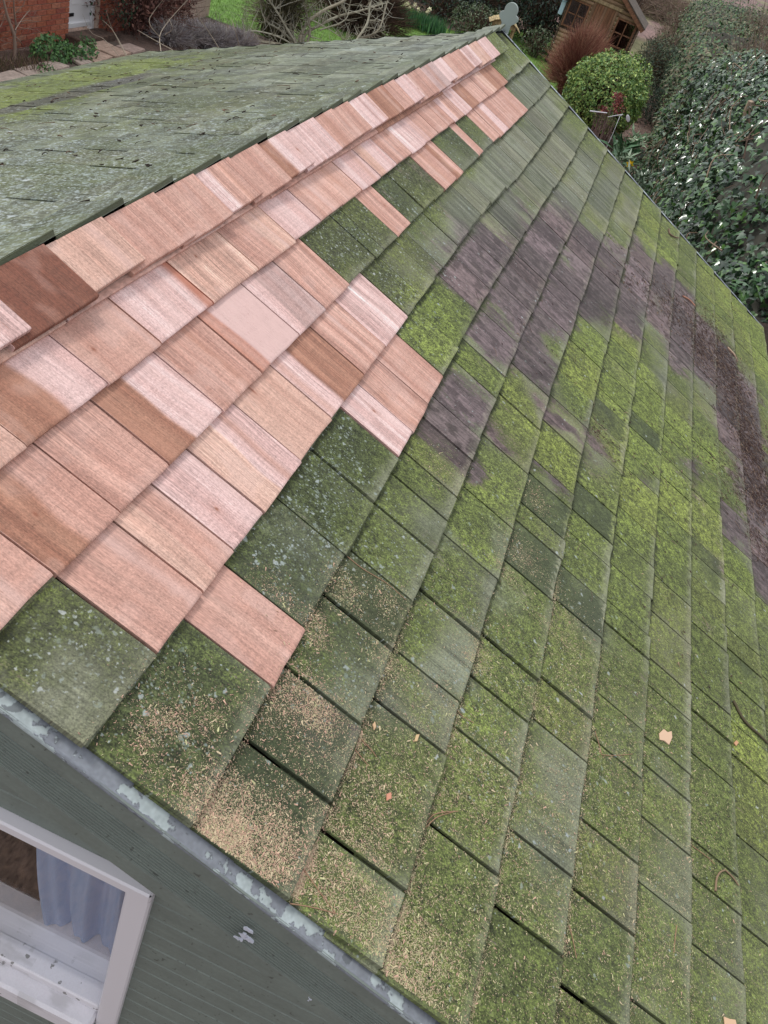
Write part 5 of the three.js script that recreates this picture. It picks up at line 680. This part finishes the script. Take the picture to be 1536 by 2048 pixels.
{ // log-lap shed
  const X0 = -1.69, X1 = 0.56, Z = -27.54, DEP = 1.9, EH = 1.84, RH = 2.55; const S = group('garden_shed', 'brown log-lap garden shed with plank door and two four-pane windows', 'shed', null, X0, 0, Z);
  const W = X1 - X0, mA = std({ map: T_BOARD(), color: alb(212, 176, 146), roughness: 0.8 }), mB = std({ map: T_BOARD(), color: alb(190, 150, 122), roughness: 0.8 }), mP = std({ map: T_BOARD(), color: alb(236, 208, 170), roughness: 0.85 }), trim = std({ map: T_BOARD(), color: alb(180, 128, 98), roughness: 0.8 }), dark = std({ color: alb(70, 56, 48) });
  const sh = new THREE.Shape([[0.02, 0.1], [W - 0.02, 0.1], [W - 0.02, EH], [W / 2, RH - 0.02], [0.02, EH]].map(p => new THREE.Vector2(...p)));
  const wx = [[0.1, 0.66], [W - 0.66, W - 0.12]], wy = [1.1, 1.76]; for (const [a, b] of wx) sh.holes.push(new THREE.Path([[a, wy[0]], [b, wy[0]], [b, wy[1]], [a, wy[1]]].map(p => new THREE.Vector2(...p))));
  const fg = new THREE.ExtrudeGeometry(sh, { depth: 0.03, bevelEnabled: false }); fg.translate(0, 0, -0.06); const front = mesh('front_wall', fg, dark, S);
  const log = (L) => { const g = new Geo(), n = 7; let prev = null; for (let i = 0; i <= n; i++) { const a = -1.45 + 2.9 * i / n, y = Math.sin(a) * 0.056, z = Math.cos(a) * 0.024; const r = [g.v(0, y, z, 0, Math.sin(a), Math.cos(a), 0, y), g.v(L, y, z, 0, Math.sin(a), Math.cos(a), y, L)]; if (prev) g.quad(prev[0], prev[1], r[1], r[0]); prev = r; } return g.geo(); };
  for (let y = 0.16; y < RH - 0.08; y += 0.112) { const cut = y > EH - 0.05 ? (y - EH + 0.1) / (RH - EH) * W / 2 : 0; const door = y < 1.95; const segs = []; const inW = y > wy[0] - 0.05 && y < wy[1] + 0.06; const L0 = 0.02 + cut, R0 = W - 0.02 - cut, D0 = 0.74, D1 = 1.5; if (door) { segs.push([L0, D0], [D1, R0]); } else segs.push([L0, R0]); for (const [a, b] of segs) { if (inW) { for (const [c, d] of [[a, a < 1 ? wx[0][0] - 0.03 : wx[1][0] - 0.03], [a < 1 ? wx[0][1] + 0.03 : wx[1][1] + 0.03, b]]) if (d - c > 0.03) { const m = mesh('log_board', log(d - c), rnd() < 0.6 ? mA : mP, front); m.position.set(c, y, -0.03); } } else if (b - a > 0.05) { const m = mesh('log_board', log(b - a), y < 0.9 ? mP : mA, front); m.position.set(a, y, -0.03); } } }
  for (const s of [0, 1]) { const g = new Geo(); g.box(s ? W - 0.05 : 0.05, 0.95, -DEP / 2, 0.03, 1.7, DEP); const sw = mesh('side_wall', g.geo(), dark, S); for (let y = 0.16; y < EH - 0.04; y += 0.112) { const m = mesh('log_board', log(DEP - 0.04), mA, sw); m.rotation.y = s ? Math.PI / 2 : -Math.PI / 2; m.position.set(s ? W - 0.035 : 0.035, y, s ? -0.02 : -DEP + 0.02); } }
  const bk = new Geo(); bk.box(W / 2, 1.0, -DEP, W, 1.8, 0.04); mesh('back_wall', bk.geo(), dark, S);
  const dg = new Geo(); dg.box(1.12, 1.0, -0.045, 0.76, 1.84, 0.03); const door = mesh('door', dg.geo(), dark, S); for (let i = 0; i < 9; i++) { const g = new Geo(); g.box(0.782 + i * 0.0845, 1.0, -0.022, 0.079, 1.82, 0.016, 0.004); mesh('door_plank', g.geo(), rnd() < 0.5 ? mB : trim, door); }
  const dt = new Geo(); dt.box(1.12, 1.97, -0.012, 0.98, 0.09, 0.03, 0.004); mesh('door_head', dt.geo(), mP, S);
  for (const [a, b] of wx) { const fr = new Geo(); fr.box(a - 0.01, 1.43, -0.01, 0.05, 0.74, 0.05, 0.004); const w = mesh('window', fr.geo(), trim, S); for (const [cx, cy, sx, sy] of [[b + 0.01, 1.43, 0.05, 0.74], [(a + b) / 2, wy[0] - 0.01, b - a - 0.03, 0.045], [(a + b) / 2, wy[1] + 0.012, b - a - 0.03, 0.045], [(a + b) / 2, 1.43, 0.03, 0.6], [(a + (a + b) / 2) / 2, 1.43, 0.22, 0.03], [(b + (a + b) / 2) / 2, 1.43, 0.22, 0.03]]) { const g = new Geo(); g.box(cx, cy, -0.012, sx, sy, 0.04, 0.003); mesh('glazing_bar', g.geo(), trim, w); } for (const px of [a + 0.14, b - 0.14]) for (const py of [1.265, 1.595]) { const g = new Geo(); g.box(px, py, -0.035, 0.245, 0.3, 0.004); mesh('pane', g.geo(), new THREE.MeshPhysicalMaterial({ color: 0xffffff, transmission: 1, roughness: 0.05, thickness: 0 }), w); } }
  for (const s of [-1, 1]) { const L = Math.hypot(W / 2 + 0.16, (RH - EH) * (W / 2 + 0.16) / (W / 2)), an = Math.atan2(RH - EH, W / 2); const g = new Geo(); g.box(0, 0, 0, L, 0.035, DEP + 0.3, 0.004); const m = mesh('roof', g.geo(), std({ map: T_GRAVEL, color: alb(214, 214, 208), roughness: 0.95 }), S); m.rotation.z = -s * an; m.position.set(W / 2 + s * (W / 4 + 0.08), (RH + EH) / 2 - 0.02 + 0.0, -DEP / 2 + 0.03); const f = new Geo(); f.box(0, 0, 0, L, 0.11, 0.025, 0.004); const q = mesh('fascia', f.geo(), trim, m); q.position.set(0, -0.075, DEP / 2 + 0.13); }
  const fl = new Geo(); fl.box(W / 2, 0.06, -DEP / 2, W, 0.08, DEP); mesh('floor', fl.geo(), dark, S);
  const pb = onZ(1122, 22, Z + 0.0); const bb = group('wall_box', 'pale blue box fixed to the shed side', 'box', null, X0 - 0.09, 1.45, Z - 0.15); const g = new Geo(); g.box(0, 0, 0, 0.13, 0.34, 0.2, 0.012); mesh('body', g.geo(), std({ color: alb(196, 226, 240), roughness: 0.5 }), bb); const lg = new Geo(); lg.box(0, 0.185, 0, 0.15, 0.03, 0.22, 0.006); mesh('lid', lg.geo(), std({ color: alb(170, 204, 222), roughness: 0.5 }), bb);
}
{ // shrubs in front of the shed
  const b = V3(-0.42, 0, -23.2), s = new Geo(); stemMound(s, b, 0.7, 1.72, 0.7, 3000, 0.0055, [[172, 112, 96], [150, 92, 80], [190, 136, 112], [130, 82, 72], [204, 164, 132]], { spread: 0.22, forks: 3, jit: 0.04, low: 0.25 });
  plant('reddish_shrub', 'rounded reddish-brown twiggy shrub in front of the shed', 'shrub', b, [['stems', s, M_STEM, 'stuff']]);
  const c = V3(0.56, 0, -20.4), l = new Geo(), st = new Geo(), pal = [[132, 168, 84], [108, 150, 74], [158, 186, 96], [88, 128, 66], [176, 196, 104]]; leafMound(l, V3(c.x, 0.92, c.z), 0.86, 0.84, 0.86, 15000, 0.065, pal, { lump: 0.16, freq: 2.2, aspect: 0.5, inner: 0.25, gap: 0.43, upb: 0.6 }); leafMound(l, V3(c.x + 0.35, 1.0, c.z - 1.0), 0.6, 0.75, 0.5, 3500, 0.065, pal, { gap: 0.42, upb: 0.6 }); stemMound(st, V3(c.x, 0, c.z), 0.72, 1.45, 0.72, 260, 0.012, [[96, 64, 54], [80, 54, 46]], { forks: 3 });
  plant('round_evergreen', 'rounded bright green evergreen shrub with small glossy leaves', 'shrub', c, [['stems', st, M_STEM, 'stuff'], ['foliage', l, M_LEAF, 'stuff']]);
  const d = V3(1.5, 0, -26), dl = new Geo(); leafMound(dl, V3(d.x, 0.8, d.z), 0.75, 1.1, 0.8, 5200, 0.11, [[64, 84, 66], [52, 70, 58], [84, 104, 76], [104, 112, 88]], { aspect: 0.16, lump: 0.3, upb: 0.2, gap: 0.4 }); leafMound(dl, V3(d.x + 0.2, 0.4, d.z + 1.2), 0.5, 0.5, 0.5, 1500, 0.1, [[50, 66, 54], [66, 84, 64]], { aspect: 0.2 });
  plant('feathery_evergreen', 'dark feathery evergreen bush at the right corner of the shed', 'shrub', d, [['foliage', dl, M_LEAFM, 'stuff']]);
  // red-leaved stems
  const rp = atT(1210, 262, 16.3); rp.y = 0; const r = new Geo(), rl = new Geo(); for (let i = 0; i < 60; i++) { const e = atT(rr(1188, 1238), rr(205, 250), 16.3 + rr(-0.3, 0.3)); const q = V3(rp.x + gau() * 0.2, 0, rp.z + gau() * 0.2); r.tube([q, q.clone().lerp(e, 0.6).add(V3(gau() * 0.05, 0, gau() * 0.05)), e], 0.008, 0.003, 4, pick([[132, 104, 98], [104, 74, 70], [150, 126, 118]]), false); }
  for (let i = 0; i < 420; i++) { const f = rnd(); const p = f < 0.75 ? atT(1236 + gau() * 9, rr(186, 228), 16.2 + gau() * 0.15) : atT(1207 + gau() * 8, rr(214, 228), 16.2 + gau() * 0.15); rl.leaf(p, rdir(0.2), rdir(0.4), 0.06, 0.026, pick([[142, 60, 56], [116, 48, 48], [158, 84, 68]])); }
  plant('red_leaved_shrub', 'slender shrub with red leaf tips in front of the evergreen', 'shrub', rp, [['stems', r, M_STEM], ['foliage', rl, M_LEAF, 'stuff']]);
  // white bent stake
  const sp = atT(1228, 268, 15.6); const so = V3(sp.x, 0, sp.z), wm = std({ color: alb(242, 240, 248), roughness: 0.4 }); const K = group('plant_stake', 'white bent garden stake with an oval paddle end', 'garden stake', null, so.x, 0, so.z); const P = (x, y) => atT(x, y, 15.6).sub(so);
  const a1 = new Geo(); a1.tube([V3(0, 0, 0), P(1228, 262), P(1240, 232), P(1246, 229)], 0.006, 0.005, 6); mesh('stem', a1.geo(), wm, K); const a2 = new Geo(); a2.tube([P(1246, 229), P(1232, 231), P(1216, 234)], 0.008, 0.006, 6); a2; mesh('arm', a2.geo(), wm, K); const a3 = new Geo(); a3.tube([P(1180, 222), P(1196, 224), P(1214, 226)], 0.013, 0.011, 8); mesh('arm_tip', a3.geo(), wm, K);
  const el = new THREE.SphereGeometry(1, 16, 12); const em = mesh('paddle', el, wm, K); em.position.copy(P(1256, 237)); em.scale.set(0.07, 0.038, 0.012); em.rotation.z = -0.9;
  // strappy leaved plants and a single daffodil beside the path
  for (const [x, y, t, n, L, lab, pal2] of [[1252, 292, 14.6, 70, 0.34, 'clump of long strappy green leaves below the red-leaved shrub', [[88, 128, 84], [72, 112, 74]]], [1283, 272, 14.8, 70, 0.2, 'pale-edged leafy perennial beside the bare path', [[150, 178, 140], [118, 152, 110], [178, 198, 164]]], [1255, 312, 13.2, 90, 0.24, 'grey-green leafy perennial next to the yellow daffodil', [[118, 148, 116], [96, 128, 98], [150, 172, 142]]], [1290, 345, 12.6, 60, 0.18, 'small pale-leaved plant at the verge of the building', [[150, 168, 146], [112, 140, 110]]], [1270, 350, 12.2, 120, 0.16, 'dark low leaves tucked under the far verge', [[70, 92, 72], [92, 116, 88]]]]) { const o = atT(x, y, t); const top = o.y; o.y = 0; const g = new Geo(); for (let i = 0; i < n; i++) { const c = V3(o.x + gau() * 0.16, top - 0.1 + gau() * 0.1, o.z + gau() * 0.2); g.leaf(c, rdir(0.5), rdir(0.9), L * rr(0.7, 1.2), L * 0.2, pick(pal2)); } for (let i = 0; i < 14; i++) { const c = V3(o.x + gau() * 0.1, top - 0.12, o.z + gau() * 0.12); g.tube([V3(o.x + gau() * 0.08, 0, o.z + gau() * 0.08), c], 0.007, 0.004, 4, pick(pal2), false); } plant('border_plant', lab, 'plant', o, [['foliage', g, M_LEAF, 'stuff']]); }
  const fo = atT(1260, 328, 12.9); const F = group('daffodil', 'single yellow daffodil flowering beside the roof verge', 'daffodil', null, fo.x, 0, fo.z); const fs = new Geo(); fs.tube([V3(0.02, 0, 0), V3(0.01, fo.y * 0.6, 0), V3(0, fo.y - 0.02, 0)], 0.006, 0.004, 5); mesh('stem', fs.geo(), std({ color: alb(100, 140, 80) }), F); const fp = new Geo(); for (let i = 0; i < 6; i++) { const a = i / 6 * 6.283; fp.leaf(V3(0, fo.y, 0), V3(Math.cos(a), Math.sin(a), 0.2).normalize(), V3(0, 0, 1), 0.07, 0.05); } const pt = mesh('petals', fp.geo(), std({ color: alb(250, 222, 40), roughness: 0.6, side: THREE.DoubleSide }), F); const ft = new Geo(); ft.tube([V3(0, fo.y, 0), V3(0, fo.y, 0.05)], 0.022, 0.03, 8); mesh('trumpet', ft.geo(), std({ color: alb(246, 196, 20), roughness: 0.6 }), F);
}
{ // ivy hedge along the path
  const Hh = d => d < 7.2 ? lerp(2.25, 2.75, sst(5.7, 7.2, d)) : d < 14 ? 2.75 + 0.3 * sst(7.2, 9.5, d) : lerp(3.05, 2.25, sst(14, 17.5, d)) + 0.12 * (n2(d * 0.8, 3) - 0.5);
  const surf = (d, s) => { // s 0..1 foot to top edge, 1..2 back across the top
    const h = Hh(d) + 0.5 * (fbm(d * 0.55 + 2, 1.5, 2) - 0.5), bul = 0.5 * (fbm(d * 0.75 + 5, s * 2.2, 4) - 0.5) * 2 + 0.10 * (n2(d * 4, s * 9) - 0.5) * 2; let x, y, nx, ny;
    if (s < 1) { y = h * s; x = 2.22 + 0.05 * s - 0.16 * Math.sin(s * 3.1); nx = -1; ny = 0.25 + 0.5 * s * s; if (s > 0.8) { const q = (s - 0.8) / 0.2; x += 0.18 * q * q; ny += q * 0.6; } } else { const q = s - 1; x = 2.45 + q * 3.2; y = h + 0.5 * q; nx = -0.2; ny = 1; }
    const l = Math.hypot(nx, ny); nx /= l; ny /= l; return { p: V3(x + nx * bul * 0.7, Math.max(0, y + ny * bul * 0.8), -d), n: V3(nx, ny, 0) };
  };
  const H = group('ivy_hedge', 'tall hedge smothered in glossy dark ivy beside the bare path', 'hedge', null, 2.6, 0, -9);
  // inner twig-and-litter shell, added to stop light, its dark colour standing for shade inside
  const core = new Geo(); let prev = null; for (let i = 0; i <= 90; i++) { const d = lerp(5.75, 46, Math.pow(i / 90, 1.5)), ring = []; for (let j = 0; j <= 22; j++) { const q = surf(d, j / 11); q.p.addScaledVector(q.n, -0.17).sub(H.position); ring.push(core.v(q.p.x, q.p.y, q.p.z, q.n.x, q.n.y, q.n.z, d, j / 5, [0.035, 0.034, 0.024])); } if (prev) for (let j = 0; j < 22; j++) core.quad(prev[j], prev[j + 1], ring[j + 1], ring[j]); prev = ring; } mesh('shade_core', core.geo(), M_STEM, H);
  const lg = (k) => { const g = new Geo(), o = [[0, -0.05], [0.34, -0.16], [0.5, 0.16], [0.28, 0.36], [0.2, 0.62], [0, 1], [-0.22, 0.6], [-0.3, 0.34], [-0.5, 0.14], [-0.33, -0.18]].map(([x, y], i) => [x * (k ? 0.85 : 1), y]); const c = g.v(0, 0.32, 0.07, 0, 0, 1, 0, 0), ids = o.map(([x, y]) => g.v(x, y, 0.0 - Math.abs(x) * (k ? 0.3 : -0.1) - (y > 0.8 ? 0.1 : 0), x * 0.4, 0.05, 1, 0, 0)); for (let i = 0; i < ids.length; i++) g.tri(c, ids[i], ids[(i + 1) % ids.length]); return g.geo(); };
  const LG = [lg(0), lg(1)], iv = [[44, 82, 46], [34, 66, 40], [54, 96, 48], [84, 126, 54], [30, 56, 36], [62, 102, 56]];
  const place = (d, s) => { const q = surf(d, s); const n = q.n.clone().multiplyScalar(0.75).add(V3(gau(), gau() * 0.9 + 0.35, gau() + 0.25).multiplyScalar(0.85)).normalize(); const p = q.p.addScaledVector(q.n, d > 13 ? rr(-0.18, 0.2) : rr(-0.17, 0.1)); const down = V3(gau() * 0.5, -1, gau() * 0.5); const y = down.addScaledVector(n, -down.dot(n)).normalize(), x = V3().crossVectors(y, n); return [p, new THREE.Quaternion().setFromRotationMatrix(new THREE.Matrix4().makeBasis(x, y, n))]; };
  const all = []; const sparse = (d, s) => fbm(d * 1.3 + 9, s * 4, 3);
  for (let i = 0; i < 74000; i++) { const d = 5.75 + Math.pow(rnd(), 1.1) * 11.6, s = Math.pow(rnd(), 0.85) * 1.75; if (sparse(d, s) < 0.4 && rnd() < 0.85) continue; const [p, q] = place(d, s); all.push([p, q, rr(0.032, 0.075), 0]); }
  for (let i = 0; i < 30000; i++) { const d = 15.5 + Math.pow(rnd(), 1.6) * 30, s = rr(0, 1.8); if (sparse(d, s) < 0.42 && rnd() < 0.85) continue; const [p, q] = place(d, s); all.push([p, q, rr(0.05, 0.1), 1]); }
  const seen = all.map((a, i) => { const v = a[0].clone().sub(CAM), z = v.dot(CZ), x = v.dot(CX) / z * FPX + 768, y = v.dot(CY) / z * FPX + 1024; return { i, sz: x > 1290 && x < 1536 && y > 0 && y < 660 ? a[2] / z : 0 }; }).sort((a, b) => b.sz - a.sz).slice(0, 300); const own = new Set(seen.map(s => s.i));
  const mats = iv.map(c => IVYMAT(alb(...c)));
  const im = LG.map((g, k) => { const m = shade(new THREE.InstancedMesh(g, k ? std({ color: 0xffffff, roughness: 0.6, side: THREE.DoubleSide }) : M_IVYI(), all.filter((a, i) => a[3] === k && !own.has(i)).length)); m.name = 'foliage'; m.userData.kind = 'stuff'; H.add(m); return m; }); const cnt = [0, 0], M = new THREE.Matrix4(), S = V3(1, 1, 1), col = new THREE.Color();
  all.forEach(([p, q, sz, far], i) => { const o = p.clone().sub(H.position); if (own.has(i)) { const m = mesh('ivy_leaf', LG[i % 2], mats[Math.floor(rnd() * mats.length)], H); m.position.copy(o); m.quaternion.copy(q); m.scale.setScalar(sz); return; } const k = far; S.setScalar(sz); M.compose(o, q, S); im[k].setMatrixAt(cnt[k], M); const c = far && rnd() < 0.5 ? [[104, 118, 80], [124, 116, 90], [88, 108, 70]][Math.floor(rnd() * 3)] : iv[Math.floor(rnd() * iv.length)]; col.setRGB(...lin(c[0], c[1], c[2], rr(0.75, 1.25))); im[k].setColorAt(cnt[k]++, col); });
  // bare stems that hang out of it
  const st = new Geo(); for (let i = 0; i < 1500; i++) { const d = i < 260 ? rr(6.5, 14) : 12 + Math.pow(rnd(), 1.4) * 26, s = i < 260 ? rr(0.35, 1.4) : rr(0.2, 1.8), q = surf(d, s), a = q.p.addScaledVector(q.n, rr(-0.1, 0.08)), e = a.clone().add(V3(rr(-0.15, 0.15), rr(-0.5, 0.4), rr(-0.4, 0.4))), m = a.clone().lerp(e, 0.5).add(V3(-0.08, gau() * 0.1, gau() * 0.1)); st.tube(new THREE.CatmullRomCurve3([a, m, e]).getPoints(6), rr(0.004, 0.011), 0.003, 4, pick([[168, 146, 124], [142, 118, 100], [120, 98, 84]]), false); } for (const v of [st]) { const m = mesh('dead_stems', st.geo(), M_STEM, H); m.position.copy(H.position).negate(); m.userData.kind = 'stuff'; }
  for (const [pts, r, t] of [[[[1478, 345], [1482, 300], [1488, 262], [1494, 225], [1503, 203]], 0.05, 9.0], [[[1500, 205], [1499, 245], [1502, 285], [1492, 330], [1502, 352], [1520, 360], [1536, 362]], 0.012, 8.6], [[[1506, 255], [1503, 300], [1510, 345], [1530, 348], [1540, 300]], 0.009, 8.5], [[[1522, 262], [1520, 310], [1526, 352]], 0.007, 8.5], [[[1485, 380], [1500, 388], [1525, 370], [1540, 352]], 0.009, 8.3], [[[1465, 350], [1490, 378], [1510, 380]], 0.006, 8.3]]) { const g = new Geo(); g.tube(new THREE.CatmullRomCurve3(pts.map(([x, y], i) => atT(x, y, t + 0.1 * Math.sin(i)).sub(H.position))).getPoints(18), r, r * 0.8, 8, pick([[172, 152, 132], [186, 164, 142]])); mesh(r > 0.03 ? 'cut_trunk' : 'vine_stem', g.geo(), M_STEM, H); }
}
function IVYMAT(color) { return new THREE.MeshPhysicalMaterial({ color, roughness: 0.42, clearcoat: 0.45, clearcoatRoughness: 0.08, side: THREE.DoubleSide }); }
function M_IVYI() { return M_IVYI.m ||= IVYMAT(0xffffff); }
{ // bare scrub behind the ivy
  for (const [x, z, rx, ry, rz, n, lab] of [[3.5, -15.5, 0.8, 3.3, 1.6, 700, 'grey-brown bare scrub rising out of the ivy hedge'], [3.7, -22, 1.1, 3.1, 3.0, 1300, 'tangled bare scrub in the middle of the far hedge'], [4.4, -31, 1.5, 3.2, 4.5, 1500, 'thick bare scrub over the far end of the hedge'], [1.7, -33, 0.7, 1.5, 1.6, 700, 'tan dry scrub between the shed and the hedge'], [7.5, -32, 3.5, 3.6, 5, 1600, 'far bare scrub where the hedge meets the field'], [3.2, -34, 1.1, 2.4, 4, 900, 'twiggy scrub at the far left end of the hedge'], [11, -24, 4, 4.2, 5, 1700, 'broad bare scrub deep behind the ivy'], [14, -45, 7, 4.6, 7, 1800, 'distant bare scrub along the field edge'], [24, -70, 12, 6, 9, 1800, 'far line of bare brown bushes beyond the field'], [2.7, -46, 1.6, 1.6, 5, 900, 'low tan brush growing in the field behind the hedge end'], [0.5, -58, 4, 1.8, 4, 900, 'low grey brush across the field behind the shed']]) { const b = V3(x, 0, z), g = new Geo(), l = new Geo(); stemMound(g, b, rx, ry, rz, n, 0.011, [[160, 136, 122], [132, 110, 100], [176, 156, 140], [120, 104, 88], [142, 130, 100]], { forks: 3, spread: 0.55, jit: 0.3 }); leafMound(l, V3(x, ry * 0.5, z), rx * 0.9, ry * 0.5, rz * 0.9, 1400, 0.08, [[96, 116, 76], [76, 98, 66], [130, 132, 96]], { lump: 0.4, gap: 0.45 }); plant('scrub', lab, 'scrub', b, [['stems', g, M_STEM, 'stuff'], ['foliage', l, M_LEAFM, 'stuff']]); }
  // leaf litter on the bare path
  const N = 5000, g = new Geo(); g.leaf(V3(0, 0, 0), V3(1, 0, 0), V3(0, 0, 1), 1, 0.6); const im = shade(new THREE.InstancedMesh(g.geo(), std({ color: 0xffffff, roughness: 0.95, side: THREE.DoubleSide }), N)); im.name = numbered('leaf_litter'); im.userData = { label: 'brown fallen leaves littering the bare earth path', category: 'leaf litter', kind: 'stuff' }; const M = new THREE.Matrix4(), q = new THREE.Quaternion(), e = new THREE.Euler(), col = new THREE.Color(); for (let i = 0; i < N; i++) { const p = V3(rr(0.9, 2.4), 0.012 + rr(0, 0.02), -rr(12, 32)); e.set(-Math.PI / 2 + gau() * 0.4, rr(0, 6.28), gau() * 0.3, 'YXZ'); q.setFromEuler(e); const s = rr(0.03, 0.075); M.compose(p, q, V3(s, s, s)); im.setMatrixAt(i, M); col.setRGB(...pick([[140, 108, 92], [112, 84, 74], [168, 136, 116], [92, 72, 64]])); im.setColorAt(i, col); } scene.add(im);
  // grass blades on the lawn
  const G = 42000, bg = new Geo(); bg.face([V3(-0.1, 0, 0), V3(0.1, 0, 0), V3(0.02, 1, 0.25)]); const gm = shade(new THREE.InstancedMesh(bg.geo(), std({ color: 0xffffff, roughness: 0.8, side: THREE.DoubleSide }), G)); gm.name = numbered('lawn_grass'); gm.userData = { label: 'short green lawn grass', category: 'grass', kind: 'stuff' }; let n = 0, tries = 0; const inside = (x, z) => { let c = false; for (let i = 0, j = LAWN.length - 1; i < LAWN.length; j = i++) { const [a, b] = LAWN[i], [p, r] = LAWN[j]; if ((b > z) !== (r > z) && x < (p - a) * (z - b) / (r - b) + a) c = !c; } return c; }; let x0 = 1e9, x1 = -1e9, z0 = 1e9, z1 = -1e9; for (const [a, b] of LAWN) { x0 = Math.min(x0, a); x1 = Math.max(x1, a); z0 = Math.min(z0, b); z1 = Math.max(z1, b); } z0 = Math.max(z0, -34); while (n < G && tries++ < 400000) { const x = rr(x0, x1), z = rr(z0, z1); if (!inside(x, z)) continue; e.set(gau() * 0.35, rr(0, 6.28), gau() * 0.35); q.setFromEuler(e); const h = rr(0.03, 0.075); M.compose(V3(x, 0.01, z), q, V3(h * 0.9, h, h)); gm.setMatrixAt(n, M); const f = fbm(x * 0.9, z * 0.9, 3); col.setRGB(...lin(lerp(100, 164, f), lerp(150, 188, f), lerp(52, 98, f), rr(0.8, 1.3))); gm.setColorAt(n++, col); } gm.count = n; scene.add(gm);
}
renderer.render(scene, camera);
